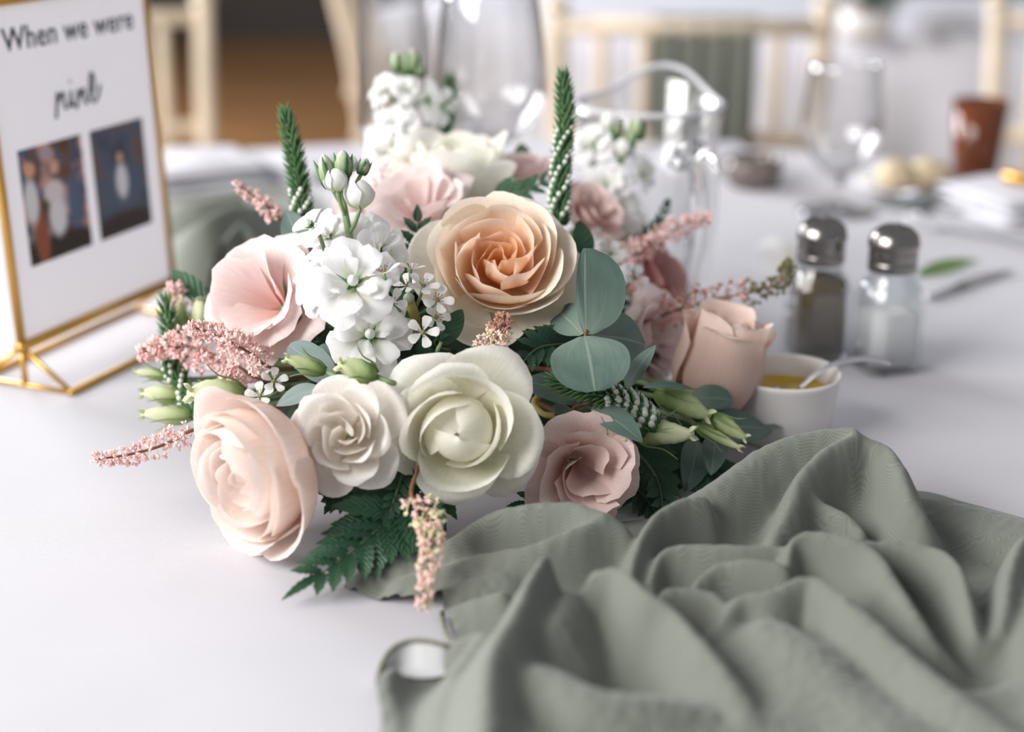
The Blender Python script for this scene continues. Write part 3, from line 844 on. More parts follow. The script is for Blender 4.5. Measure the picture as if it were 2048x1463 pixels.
# settings on the long table
def far_setting(px, py, kind, label):
    p = T(px, py)
    if kind == 'plant':
        t = thing('centrepiece', label, 'flowers', p)
        MB().lathe([(0, 0), (0.04, 0), (0.05, 0.05), (0.046, 0.05), (0, 0.04)], 24).build('bowl', M['porcelain'], t)
        r = np.random.default_rng(int(px))
        for k in range(26):
            a = r.uniform(0, 2 * PI); e = r.uniform(0.2, 1.4)
            d = Vector((math.cos(a) * math.cos(e), math.sin(a) * math.cos(e), math.sin(e)))
            P, U = leaf_grid(Vector((0, 0, 0.05)), Vector((0, 0, 0.05)) + d * r.uniform(0.08, 0.14), 0.04, (0.3, -0.8, 0.5), OVATE, 0.1)
            grid_obj('leaf', P, U, M['euca_pale'] if k % 3 else M['pale_pink'], t)
    else:
        napkin('folded_napkin', p, 0.3, 0.12, 0.1, 0.05, M['linen_far'], label, 3, seed=int(px))
far_setting(1730, 78, 'plant', 'low pale centrepiece of leaves on the long table')
far_setting(1880, 72, 'napkin', 'folded white napkin on the long table beside its centrepiece')

# ------------------------------------------------------------------ flower tools
HUB = T(905, 905) + Vector((0, 0.06, 0.035))       # where the stems meet
def petal_points(R, theta, half, prof, tip=0.25, edge=0.05, spiral=0.05, ruff=0.0, rfreq=4, wob=0.025, point=0.0, seed=0, nu=13, nv=15, zo=0.0, skew=0.0):
    r_ = np.random.default_rng(seed)
    v = np.linspace(0, 1, nv)[:, None] * np.ones((1, nu))
    u = np.linspace(-1, 1, nu)[None, :] * np.ones((nv, 1))
    vmax = 1 - tip * np.abs(u) ** 2.6 + point * np.exp(-(u / 0.22) ** 2) + skew * u
    vmax = vmax + 0.025 * np.sin(5.3 * u + r_.uniform(0, 6)) + (0.026 * np.sin(15 * u + r_.uniform(0, 6)) if ruff else 0.008 * np.sin(13 * u + r_.uniform(0, 6)))
    vv = np.clip(v * vmax, 0, 1.12)
    C = spline([tuple(p) for p in prof], 160)
    s = np.clip(vv / 1.12 * 159, 0, 159)
    # the profile is used up to 1/1.12 of its length so points may reach past it
    i = np.minimum(s.astype(int), 158); f = s - i
    r = C[i, 0] * (1 - f) + C[i + 1, 0] * f
    z = C[i, 1] * (1 - f) + C[i + 1, 1] * f
    w = 0.35 + 0.65 * np.clip(vv / 0.55, 0, 1) ** 0.7
    au = np.abs(u)
    r = r + edge * au ** 3 * vv + spiral * u * (0.3 + 0.7 * vv)
    z = z - 0.3 * edge * au ** 3 * vv
    if ruff:
        ph = r_.uniform(0, 6)
        k = np.clip((vv - 0.35) / 0.65, 0, 1) ** 1.6
        wv = np.sin(rfreq * u * PI * 0.5 + ph) + 0.5 * np.sin(rfreq * 1.9 * u * PI * 0.5 + 2 * ph)
        r = r + ruff * wv * k
        z = z + ruff * 0.7 * np.cos(rfreq * 1.3 * u * PI * 0.5 + ph) * k
    a, b, c, d = r_.uniform(0, 6, 4)
    r = r + wob * np.sin(2.2 * u + a) * np.sin(3 * vv + b) * vv
    z = z + wob * np.sin(2.7 * u + c) * np.sin(2.4 * vv + d) * vv
    r = np.maximum(r, 0.004)
    th = theta + half * u * w
    P = np.stack([r * np.cos(th), r * np.sin(th), z + zo], -1) * R
    return P, np.stack([u * 0.5 + 0.5, v], -1)

def frame_for(n, roll=0.0):
    n = Vector(n).normalized()
    x = RIGHT - n * RIGHT.dot(n)
    if x.length < 0.2: x = UP - n * UP.dot(n)
    x.normalize()
    y = n.cross(x)
    m = Matrix((x, y, n)).transposed()
    return (m @ Matrix.Rotation(roll, 3, 'Z')).to_4x4()

def flower(name, label, cat, px, py, d, R, face, layers, roll=0.0, mid=0.55, group=None, stem='stem', seed=1, sepals=True, stem_to=None, part='petal', stem_r=0.0022, vary=0.055):
    n = facing(*face)
    c = W(px, py, d)
    org = c - n * (mid * R)
    t = thing(name, label, cat, org, group)
    Mx = frame_for(n, roll)
    t.rotation_euler = Mx.to_euler()
    k = 0
    for L in layers:
        cnt = L['n']
        for j in range(cnt):
            k += 1
            rr = random.Random(seed * 131 + k)
            th = L.get('t0', 0) + 2 * PI * j / cnt + rr.uniform(-1, 1) * L.get('jit', 0.12)
            s = rr.uniform(1 - vary, 1 + vary)
            prof = [(a * s, b * (2 - s)) for a, b in L['prof']]
            P, U = petal_points(R, th, L['half'], prof, L.get('tip', 0.25), L.get('edge', 0.04), L.get('spiral', 0.05), L.get('ruff', 0), L.get('rfreq', 4), L.get('wob', 0.025), L.get('point', 0), seed * 977 + k, zo=L.get('zo', 0), nu=L.get('nu', 13), nv=L.get('nv', 15))
            grid_obj(part, P, U, L['mat'], t)
    if sepals:
        for j in range(5):
            P, U = petal_points(R, 2 * PI * j / 5, 0.28, [(0.04, -0.03), (0.2, -0.06), (0.4, -0.02), (0.55, -0.08)], 0.9, 0, 0, seed=seed + j, nu=5, nv=8)
            grid_obj('sepal', P, U, M['calyx'], t)
    if stem:
        inv = Mx.to_3x3().transposed()
        e = inv @ ((stem_to or HUB) - org)
        MB().tube(vspline([(0, 0, 0.0), (0, 0, -0.25 * R), tuple(e * 0.5 + Vector((0, 0, -0.25 * R))), tuple(e)], 14), stem_r, 8).build('stem', M[stem], t)
    return t

def Ly(n, half, prof, mat, **k):
    d = dict(n=n, half=half, prof=prof, mat=M[mat]); d.update(k); return d

# ---- cream and peach garden rose
flower('garden_rose', 'large cream and peach garden rose with a packed orange heart', 'flower', 998, 522, 0.835, 0.0425, (0.02, 0.42, 0.9), [
    Ly(5, 0.86, [(.05, .0), (.40, .0), (.80, .14), (1.06, .28), (1.16, .22)], 'cream_out', t0=0.3, tip=0.34, edge=-0.06, wob=0.09, jit=0.2),
    Ly(5, 0.80, [(.05, .02), (.36, .04), (.72, .26), (.90, .50), (1.00, .56)], 'cream_out', t0=0.9, tip=0.32, edge=-0.03, wob=0.08, jit=0.2),
    Ly(5, 0.80, [(.05, .05), (.35, .10), (.64, .36), (.76, .64), (.82, .74)], 'cream_mid', t0=0.2, tip=0.26, edge=0.02, wob=0.06),
    Ly(5, 0.78, [(.05, .08), (.33, .15), (.55, .42), (.62, .70), (.62, .84)], 'cream_mid', t0=0.75, tip=0.22, edge=0.05, wob=0.04),
    Ly(5, 0.72, [(.05, .1), (.28, .2), (.44, .45), (.47, .70), (.44, .84)], 'cream_in', t0=0.1, tip=0.22, edge=0.09, spiral=0.1, wob=0.05),
    Ly(5, 0.75, [(.04, .1), (.2, .22), (.32, .45), (.34, .66), (.30, .80)], 'cream_in', t0=0.6, tip=0.2, edge=0.1, spiral=0.12, wob=0.05),
    Ly(5, 0.85, [(.03, .1), (.13, .22), (.20, .42), (.21, .62), (.17, .74)], 'cream_core', t0=0.0, tip=0.2, edge=0.07, spiral=0.08, wob=0.05),
    Ly(4, 0.95, [(.02, .1), (.06, .22), (.10, .42), (.10, .58), (.08, .68)], 'cream_core', t0=0.4, tip=0.2, edge=0.05, spiral=0.05, wob=0.04)],
    roll=0.4, mid=0.5, seed=3, vary=0.09)

# ---- large ivory rose in front
flower('ivory_rose', 'large ivory rose with a rounded closed heart above the sage cloth', 'flower', 920, 862, 0.765, 0.0350, (-0.02, -0.12, 0.98), [
    Ly(4, 0.86, [(.05, .0), (.42, .02), (.85, .20), (1.10, .30), (1.24, .14)], 'ivory', t0=0.7, tip=0.42, edge=-0.10, wob=0.10, point=0.08, jit=0.25),
    Ly(4, 0.88, [(.05, .02), (.42, .06), (.76, .36), (.95, .60), (1.12, .54)], 'ivory', t0=1.6, tip=0.38, edge=-0.06, wob=0.09, point=0.08, jit=0.25),
    Ly(3, 1.15, [(.05, .03), (.42, .09), (.68, .42), (.74, .80), (.86, .98)], 'ivory_in', t0=0.5, tip=0.36, edge=-0.03, spiral=0.12, wob=0.07),
    Ly(2, 1.35, [(.05, .03), (.40, .10), (.56, .40), (.52, .74), (.44, .92)], 'ivory_in', t0=2.4, tip=0.35, edge=0.03, spiral=0.08, wob=0.03),
    Ly(3, 1.5, [(.03, .03), (.34, .12), (.47, .40), (.40, .68), (.12, .84), (-.10, .86)], 'ivory_in', t0=0.2, tip=0.10, edge=0.0, spiral=0.06, wob=0.03)],
    roll=0.1, mid=0.5, seed=8, vary=0.09)

# ---- small white spray rose
flower('spray_rose', 'small white rose with folded pointed petals next to the ivory rose', 'flower', 690, 868, 0.755, 0.0270, (-0.12, 0.12, 0.98), [
    Ly(5, 0.70, [(.05, .0), (.42, .02), (.85, .18), (1.08, .26), (1.18, .16)], 'white_rose', t0=0.35, tip=0.45, edge=-0.12, wob=0.05, point=0.12),
    Ly(5, 0.72, [(.05, .02), (.36, .08), (.66, .38), (.82, .58), (.98, .54)], 'white_rose', t0=0.95, tip=0.4, edge=-0.06, wob=0.06, point=0.1),
    Ly(5, 0.74, [(.05, .05), (.32, .14), (.52, .46), (.58, .74), (.68, .84)], 'white_rose', t0=0.3, tip=0.35, edge=0.0, spiral=0.1, wob=0.06, point=0.08),
    Ly(4, 0.80, [(.04, .08), (.22, .2), (.36, .5), (.38, .76), (.38, .9)], 'white_rose', t0=0.1, tip=0.3, edge=0.06, spiral=0.12, wob=0.06),
    Ly(3, 1.0, [(.03, .08), (.12, .2), (.18, .5), (.18, .72), (.14, .86)], 'white_rose', t0=0.6, tip=0.25, edge=0.05, spiral=0.09, wob=0.05)],
    roll=0.15, mid=0.45, seed=15)

# ---- blush rose lying on the cloth
flower('blush_rose', 'big blush pink rose resting on the white cloth at the edge of the arrangement', 'flower', 506, 946, 0.758, 0.0390, (-0.70, -0.26, 0.64), [
    Ly(4, 0.95, [(.05, -.05), (.46, -.05), (.88, .25), (1.05, .62), (1.22, .72)], 'blush', t0=0.2, tip=0.25, edge=-0.04, wob=0.05, point=0.03),
    Ly(4, 0.95, [(.05, 0), (.44, .0), (.80, .32), (.88, .72), (.98, .90)], 'blush', t0=0.9, tip=0.25, edge=0.03, wob=0.04),
    Ly(4, 0.95, [(.05, .03), (.42, .06), (.70, .4), (.74, .80), (.76, 1.0)], 'blush', t0=0.4, tip=0.25, edge=0.05, spiral=0.08, wob=0.04),
    Ly(4, 0.95, [(.05, .05), (.38, .12), (.58, .46), (.60, .84), (.56, 1.04)], 'blush_in', t0=1.0, tip=0.25, edge=0.06, spiral=0.1, wob=0.04),
    Ly(4, 0.95, [(.04, .08), (.3, .18), (.44, .5), (.44, .84), (.38, 1.02)], 'blush_in', t0=0.3, tip=0.25, edge=0.06, spiral=0.1, wob=0.04),
    Ly(4, 0.95, [(.03, .1), (.2, .22), (.30, .5), (.29, .8), (.22, .98)], 'blush_in', t0=0.8, tip=0.25, edge=0.06, spiral=0.1, wob=0.04),
    Ly(3, 1.2, [(.02, .1), (.1, .22), (.15, .5), (.14, .76), (.09, .92)], 'blush_in', t0=0.1, tip=0.2, edge=0.04, spiral=0.07, wob=0.03)],
    roll=0.8, mid=0.55, seed=22)

def lisianthus(label, px, py, d, R, face, mat, roll=0, seed=1, open_=1.0, ruff=0.04, inner=True, mid=0.5, name='lisianthus'):
    o = open_
    Ls = [Ly(5, 0.92, [(.04, -.1), (.26 * o, .12), (.56 * o, .50), (.90 * o, .70), (1.16 * o, .64)], mat, t0=0.1, tip=0.20, ruff=ruff, rfreq=2.6, wob=0.06, spiral=0.12, jit=0.2),
          Ly(4, 1.05, [(.04, -.05), (.22 * o, .20), (.46 * o, .62), (.68 * o, .92), (.86 * o, 1.02)], mat, t0=0.7, tip=0.16, ruff=ruff, rfreq=2.6, wob=0.06, spiral=0.14, jit=0.25)]
    if not inner:
        Ls.insert(0, Ly(4, 0.80, [(.05, -.2), (.34 * o, -.05), (.74 * o, .26), (1.08 * o, .40), (1.30 * o, .26)], mat, t0=0.5, tip=0.3, ruff=ruff, rfreq=2.8, wob=0.08, spiral=0.12, jit=0.3))
    if inner:
        Ls.append(Ly(3, 1.2, [(.03, 0), (.15 * o, .24), (.30 * o, .62), (.42 * o, .90), (.50 * o, 1.04)], mat, t0=0.3, tip=0.16, ruff=ruff, rfreq=2.4, wob=0.06, spiral=0.16, jit=0.3))
    return flower(name, label, 'flower', px, py, d, R, face, Ls, roll, mid, seed=seed)
lisianthus('pink ruffled lisianthus with a wide open cup beside the white stock', 522, 598, 0.845, 0.0325, (-0.50, 0.22, 0.84), 'pink', 0.3, 31, ruff=0.045, mid=0.6, inner=False)
lisianthus('dusty pink lisianthus tucked behind the sage cloth', 1165, 935, 0.795, 0.0290, (0.25, -0.18, 0.95), 'dusty', 0.5, 37, ruff=0.045, mid=0.6)
lisianthus('pink lisianthus facing sideways behind the eucalyptus leaves', 1292, 672, 0.935, 0.0300, (0.75, 0.05, 0.55), 'pale_pink', 0.2, 41, ruff=0.06, mid=0.55)
lisianthus('dark mauve lisianthus beside the glass jug', 1302, 560, 1.00, 0.0290, (0.7, 0.3, 0.35), 'mauve', 0.9, 43, ruff=0.05)
lisianthus('pale pink ruffled lisianthus in front of the far ivory rose', 846, 418, 0.935, 0.0300, (-0.1, 0.62, 0.75), 'pale_pink', 0.1, 47, ruff=0.07)
lisianthus('pink lisianthus beside the upright veronica spike', 1052, 348, 1.005, 0.0190, (0.0, 0.8, 0.5), 'pink', 0.5, 53, ruff=0.06)
lisianthus('small pink lisianthus next to the far ivory rose', 790, 335, 1.02, 0.0215, (-0.2, 0.7, 0.55), 'pale_pink', 0.2, 59, ruff=0.06)
lisianthus('dusky pink lisianthus between the veronica spike and the white stock', 1178, 430, 0.985, 0.0230, (0.45, 0.5, 0.55), 'dusty', 0.2, 61, ruff=0.06)
lisianthus('pale pink lisianthus half hidden behind the white stock', 735, 400, 0.96, 0.0200, (-0.3, 0.6, 0.6), 'pale_pink', 0.2, 67, ruff=0.06)

# ---- peach rose at the right, seen from the side
flower('peach_rose', 'half open peach rose turned towards the mustard ramekin', 'flower', 1440, 728, 0.900, 0.0255, (0.20, 0.86, 0.30), [
    Ly(3, 1.15, [(.05, -.95), (.66, -.75), (1.0, -.1), (.94, .75), (1.04, 1.15), (1.22, 1.12)], 'peach', t0=-1.9, tip=0.34, edge=-0.05, spiral=0.08, wob=0.05, point=0.07),
    Ly(3, 1.3, [(.05, -.9), (.58, -.65), (.88, .0), (.80, .85), (.80, 1.42), (.92, 1.5)], 'peach', t0=-0.9, tip=0.32, edge=-0.02, spiral=0.12, wob=0.05, point=0.08),
    Ly(3, 1.3, [(.05, -.8), (.5, -.5), (.72, .1), (.62, .9), (.52, 1.55)], 'peach', t0=0.2, tip=0.28, edge=0.02, spiral=0.14, wob=0.04, point=0.05),
    Ly(3, 1.4, [(.04, -.7), (.4, -.4), (.52, .2), (.40, .95), (.28, 1.55)], 'peach', t0=1.0, tip=0.25, edge=0.02, spiral=0.12, wob=0.03)],
    roll=0.2, mid=0.25, seed=71)

# ---- ivory rose at the back
flower('ivory_rose', 'ivory rose standing up at the back of the arrangement', 'flower', 905, 338, 0.985, 0.0390, (0.08, 0.80, 0.30), [
    Ly(3, 1.0, [(.05, -.1), (.50, -.1), (.88, .2), (1.05, .62), (1.22, .86)], 'ivory', t0=0.4, tip=0.35, edge=-0.04, wob=0.05, point=0.08),
    Ly(3, 1.1, [(.05, -.05), (.46, -.02), (.74, .3), (.80, .76), (.92, 1.12)], 'ivory', t0=1.5, tip=0.35, edge=-0.02, wob=0.05, point=0.08),
    Ly(3, 1.15, [(.05, 0), (.4, .05), (.58, .35), (.58, .8), (.60, 1.1)], 'ivory_in', t0=0.2, tip=0.28, edge=0.05, spiral=0.1, wob=0.04),
    Ly(3, 1.3, [(.03, 0), (.28, .1), (.38, .4), (.32, .78), (.16, 1.0)], 'ivory_in', t0=0.9, tip=0.2, edge=0.0, spiral=0.08, wob=0.03)],
    roll=0.9, mid=0.5, seed=83)

# ------------------------------------------------------------------ white stock
def bud_mesh(name, mat, n=8, prof=((0.12, 0), (0.42, 0.16), (0.5, 0.4), (0.42, 0.7), (0.2, 0.92), (0.03, 1.0)), twist=0.0):
    V = []; UV = []
    pr = spline(prof, 9)
    for j, (r, z) in enumerate(pr):
        for k in range(n):
            a = 2 * PI * k / n + twist * z
            q = 1 + (0.12 * math.cos(3 * (a - twist * z)) if twist else 0)
            V.append((r * q * math.cos(a), r * q * math.sin(a), z)); UV.append((k / n, max(0, min(1, z))))
    F = grid_faces(n, len(pr), True); F.append(tuple(range(n - 1, -1, -1))); F.append(tuple((len(pr) - 1) * n + k for k in range(n)))
    return mesh(name, V, F, mat, UV)
ME = {'stock_bud': bud_mesh('stock_bud', M['stock_bud'], 10), 'stock_white_bud': bud_mesh('stock_white_bud', M['stock'], 10),
      'veronica': bud_mesh('veronica_bud', M['veronica'], 6, ((0.1, 0), (0.36, 0.15), (0.42, 0.4), (0.34, 0.65), (0.34, 0.85), (0.08, 1.0))),
      'bract': bud_mesh('veronica_bract', M['veronica_green'], 5, ((0.1, 0), (0.24, 0.2), (0.2, 0.5), (0.1, 0.8), (0.02, 1.0))),
      'lis_bud': bud_mesh('lisianthus_bud', M['bud'], 14, ((0.08, 0), (0.22, 0.1), (0.27, 0.35), (0.22, 0.65), (0.13, 0.88), (0.05, 1.0)), 2.6),
      'lis_bud_white': bud_mesh('lisianthus_bud_pale', M['bud_white'], 14, ((0.08, 0), (0.22, 0.1), (0.27, 0.35), (0.22, 0.65), (0.13, 0.88), (0.05, 1.0)), 2.6)}
def place(name, me, parent, loc, direction, sx, sz, roll=0.0):
    o = obj(name, me, parent)
    q = Vector(direction).to_track_quat('Z', 'Y')
    o.rotation_mode = 'QUATERNION'
    o.rotation_quaternion = q @ Matrix.Rotation(roll, 3, 'Z').to_quaternion()
    o.location = loc; o.scale = (sx, sx, sz)
    return o
def floret(parent, base, px, py, d, R, face, seed, full=True):
    """one white stock bloom: petals in two or three whorls round a pale centre"""
    n = facing(*face); c = W(px, py, d) - base
    Mx = frame_for(n, seed * 0.7).to_3x3()
    org = c - n * (0.2 * R)
    layers = [(5, 0.60, [(.05, -.15), (.30, .0), (.70, .14), (1.0, .10), (1.14, .0)], 0.2, 0.06)]
    if full:
        layers += [(5, 0.56, [(.05, -.12), (.24, .06), (.52, .28), (.78, .36), (.92, .3)], 0.7, 0.07),
                   (3, 0.55, [(.05, -.08), (.14, .1), (.32, .36), (.48, .50), (.58, .48)], 0.1, 0.08)]
    rr = random.Random(seed)
    k = 0
    for cnt, half, prof, t0, wob in layers:
        for j in range(cnt):
            k += 1
            P, U = petal_points(R, t0 + 2 * PI * j / cnt + rr.uniform(-.25, .25), half * rr.uniform(0.9, 1.15), prof, 0.5, 0.0, 0.03, 0.025, 3, wob, 0, seed * 50 + k, nu=11, nv=11)
            P = P @ np.array(Mx).T + np.array(org)
            grid_obj('petal', P, U, M['stock'], parent)
    place('bud', ME['stock_white_bud'], parent, org + n * 0.12 * R, n, 0.26 * R, 0.34 * R)
    for j in range(5):
        a = 2 * PI * j / 5
        dv = Mx @ Vector((math.cos(a) * 0.8, math.sin(a) * 0.8, 0.6))
        place('sepal', ME['bract'], parent, org - n * 0.02 * R, dv, 0.22 * R, 0.34 * R)
    MB().tube(vspline([org - n * 0.12 * R, org - n * 0.5 * R, org - n * 0.9 * R + Vector((0, 0.0, -0.006))], 6), 0.0011, 6).build('pedicel', M['stem'], parent)
def stock(label, axis, florets, buds, seed, stem_r=0.0024):
    """axis: [(px,py,d)...] from the hub upwards"""
    pts = [HUB] + [W(*a) for a in axis]
    base = W(*axis[0])
    t = thing('stock_flower', label, 'flower', base)
    MB().tube(vspline([p - base for p in pts], 28), [stem_r * (1.25 - 0.6 * k / 27) for k in range(28)], 10).build('stem', M['stem'], t)
    for k, (px, py, d, Rr, face, full) in enumerate(florets):
        floret(t, base, px, py, d, Rr, face, seed + k, full)
    for k, (px, py, d, px2, py2, w, white) in enumerate(buds):
        a = W(px, py, d) - base; b = W(px2, py2, d) - base
        dv = b - a; L = dv.length
        if white:                              # half open: upright petals closed over each other
            fx = frame_for(dv.normalized(), k).to_3x3()
            for j in range(5):
                P, U = petal_points(w * 0.5, 2 * PI * j / 5, 0.95, [(.1, 0), (.75, .35), (1.0, 1.0), (.85, 1.0 + 0.5 * L / w), (.35, 2 * L / w)], 0.35, 0.05, 0.22, 0, 3, 0.10, 0.0, seed + 7 * j, nu=9, nv=11)
                grid_obj('petal', P @ np.array(fx).T + np.array(a), U, M['stock'], t)
        else:
            place('bud', ME['stock_bud'], t, a, dv, w, L)
        # pedicel from the stem
        tops = vspline([p - base for p in pts], 28)
        q = min(tops, key=lambda p: (p - (a - Vector((0, 0, 0.012)))).length)
        MB().tube(vspline([q, (q + a) / 2 + Vector((0, 0, -0.001)), a + dv * 0.08], 6), 0.0011, 6).build('pedicel', M['stem'], t)
        if not white:
            for j in range(4):
                an = 2 * PI * j / 4 + k
                side = Vector((math.cos(an), math.sin(an), 0)); side = (side - dv.normalized() * side.dot(dv.normalized())).normalized()
                place('sepal', ME['bract'], t, a + side * w * 0.22, dv.normalized() + side * 0.22, w * 0.9, L * 0.92)
    return t
stock('white stock with a large double bloom and a cluster of buds on a thick stem', [(720, 600, 0.84), (700, 480, 0.83), (682, 380, 0.83)],
      [(706, 562, 0.775, 0.0225, (0.05, 0.25, 0.95), True), (740, 668, 0.80, 0.0215, (0.1, 0.15, 0.95), True), (628, 560, 0.81, 0.018, (-0.7, 0.1, 0.7), True),
       (618, 446, 0.81, 0.0125, (-0.5, 0.6, 0.55), False), (655, 468, 0.835, 0.0130, (-0.3, 0.6, 0.7), True), (770, 500, 0.825, 0.0165, (0.7, 0.1, 0.7), True), (735, 475, 0.85, 0.015, (0.3, 0.3, 0.9), True),
       (690, 480, 0.86, 0.016, (0.0, 0.3, 0.9), True)],
      [(662, 376, 0.825, 646, 308, 0.0095, False), (674, 384, 0.82, 668, 330, 0.0115, True), (686, 356, 0.825, 686, 300, 0.0100, False), (722, 350, 0.83, 734, 316, 0.0070, False),
       (722, 418, 0.82, 714, 352, 0.0145, True), (700, 345, 0.835, 700, 306, 0.009, True)], 101)
stock('white stock standing tall in front of the flute glass', [(812, 330, 1.03), (812, 230, 1.03), (808, 165, 1.03)],
      [(760, 180, 1.03, 0.0125, (-0.7, 0.3, 0.5), True), (812, 178, 1.02, 0.0100, (0.0, 0.2, 0.9), True), (862, 198, 1.03, 0.0145, (0.7, 0.1, 0.5), False), (892, 214, 1.03, 0.012, (0.8, -0.3, 0.5), False), (785, 262, 1.02, 0.0190, (-0.3, 0.2, 0.9), True), (770, 300, 1.01, 0.0165, (-0.4, 0.1, 0.9), True)],
      [(800, 145, 1.03, 792, 104, 0.010, False), (822, 150, 1.03, 826, 98, 0.011, False), (812, 150, 1.03, 812, 110, 0.008, False), (840, 155, 1.03, 840, 124, 0.008, False)], 131)
stock('white stock leaning beside the glass jug', [(1230, 480, 1.03), (1236, 380, 1.03), (1238, 290, 1.03)],
      [(1180, 288, 1.03, 0.0150, (-0.4, 0.3, 0.85), True), (1205, 375, 1.02, 0.0180, (-0.2, 0.2, 0.9), True), (1238, 425, 1.02, 0.0185, (0.3, 0.1, 0.9), True), (1288, 345, 1.04, 0.0130, (0.7, 0.1, 0.6), True), (1245, 470, 1.0, 0.0165, (0.2, -0.1, 0.95), True), (1280, 440, 1.03, 0.014, (0.8, 0.1, 0.6), False)],
      [(1222, 262, 1.03, 1220, 220, 0.0125, True), (1230, 278, 1.03, 1234, 232, 0.010, False), (1272, 280, 1.03, 1276, 234, 0.0115, False), (1246, 318, 1.03, 1244, 272, 0.014, True), (1258, 300, 1.03, 1262, 255, 0.009, False)], 151)

# ------------------------------------------------------------------ little white filler blossoms
def blossom(px, py, d, R, face, seed, label, stem_to):
    n = facing(*face); c = W(px, py, d)
    t = thing('waxflower', label, 'flower', c, 'tiny five petalled white blossoms'); Mx = frame_for(n, seed * 1.3)
    t.rotation_euler = Mx.to_euler()
    for j in range(5):
        P, U = petal_points(R, 2 * PI * j / 5, 0.50, [(.08, .0), (.35, .08), (.70, .24), (.98, .30), (1.1, .27)], 0.6, 0.0, 0.0, 0, 3, 0.02, 0, seed * 9 + j, nu=9, nv=9)
        grid_obj('petal', P, U, M['filler'], t)
    MB().lathe([(0, -0.05 * R), (0.14 * R, 0.05 * R), (0.12 * R, 0.12 * R), (0, 0.16 * R)], 10).build('eye', M['eye'], t)
    sb = MB()
    for j in range(9):
        a = 2 * PI * j / 9; rr = R * (0.28 + 0.08 * (j % 2))
        p = Vector((rr * math.cos(a), rr * math.sin(a), 0.36 * R))
        sb.tube([(0.1 * R * math.cos(a), 0.1 * R * math.sin(a), 0.08 * R), p], R * 0.014, 4)
        sb.lathe([(0, -0.04 * R), (0.045 * R, 0), (0, 0.04 * R)], 5, p)
    o = sb.build('stamens', M['stamen'], t); o['kind'] = 'stuff'
    inv = Mx.to_3x3().transposed(); e = inv @ (stem_to - c)
    MB().tube(vspline([(0, 0, 0), (0, 0, -0.6 * R), tuple(e)], 8), 0.0009, 6).build('stem', M['stem'], t)
fh = W(822, 640, 0.83)
BL = ('tiny white blossom facing outwards against the large stock bloom', 'tiny white blossom tilted up below the garden rose edge', 'tiny white blossom touching the outer garden rose petal', 'tiny white blossom lowest of its spray beside the olive leaf',
      'tiny white blossom half turned away behind the lowest one of its spray', 'tiny white blossom seen edge on over the large stock bloom', 'tiny white blossom seen edge on above the others of its spray', 'tiny white blossom tucked behind the cut twig end')
for k, (px, py, d, R, f) in enumerate(((785, 606, 0.785, 0.0074, (0, 0.2, 1)), (846, 572, 0.79, 0.0080, (0.2, 0.7, 0.7)), (874, 600, 0.79, 0.0080, (0.3, 0.4, 0.85)), (846, 664, 0.785, 0.0080, (0.05, 0.15, 1)),
                                       (872, 634, 0.80, 0.0072, (0.5, 0.1, 0.8)), (768, 546, 0.775, 0.0085, (-0.25, 0.85, 0.35)), (822, 538, 0.80, 0.0072, (0.1, 0.95, 0.2)), (812, 572, 0.81, 0.007, (-0.3, 0.5, 0.6)))):
    blossom(px, py, d, R, f, 200 + k, BL[k], fh)
cs = thing('cut_twig', 'short cut woody twig end among the white blossoms', 'twig', W(838, 660, 0.82))
MB().tube([Vector((0, 0, 0)), W(818, 598, 0.80) - W(838, 660, 0.82)], [0.0030, 0.0026], 10).build('bark', M['stem_olive'], cs)
tp = W(818, 598, 0.80) - W(838, 660, 0.82)
place('cut_end', ME['stock_bud'], cs, tp - tp.normalized() * 0.002, tp, 0.0062, 0.006)
fr_ = W(1225, 620, 0.95)
for k, (px, py, d, R, f) in enumerate(((1268, 556, 0.90, 0.0085, (0.5, 0.4, 0.7)), (1222, 508, 0.92, 0.0085, (0.2, 0.5, 0.8)), (1182, 492, 0.92, 0.006, (-0.2, 0.9, 0.3)))):
    blossom(px, py, d, R, f, 230 + k, ('small white blossom on the sideways pink lisianthus', 'small white blossom under the stock beside the jug', 'smallest white blossom behind the upright eucalyptus leaf')[k], fr_)
for k, (px, py, d, R, f) in enumerate(((548, 762, 0.82, 0.007, (0.3, 0.4, 0.85)), (520, 792, 0.82, 0.0075, (-0.1, 0.5, 0.8)))):
    blossom(px, py, d, R, f, 240 + k, ('small white blossom beside the dense astilbe plume under the pink lisianthus', 'small white blossom just above the blush rose')[k], W(580, 770, 0.85))

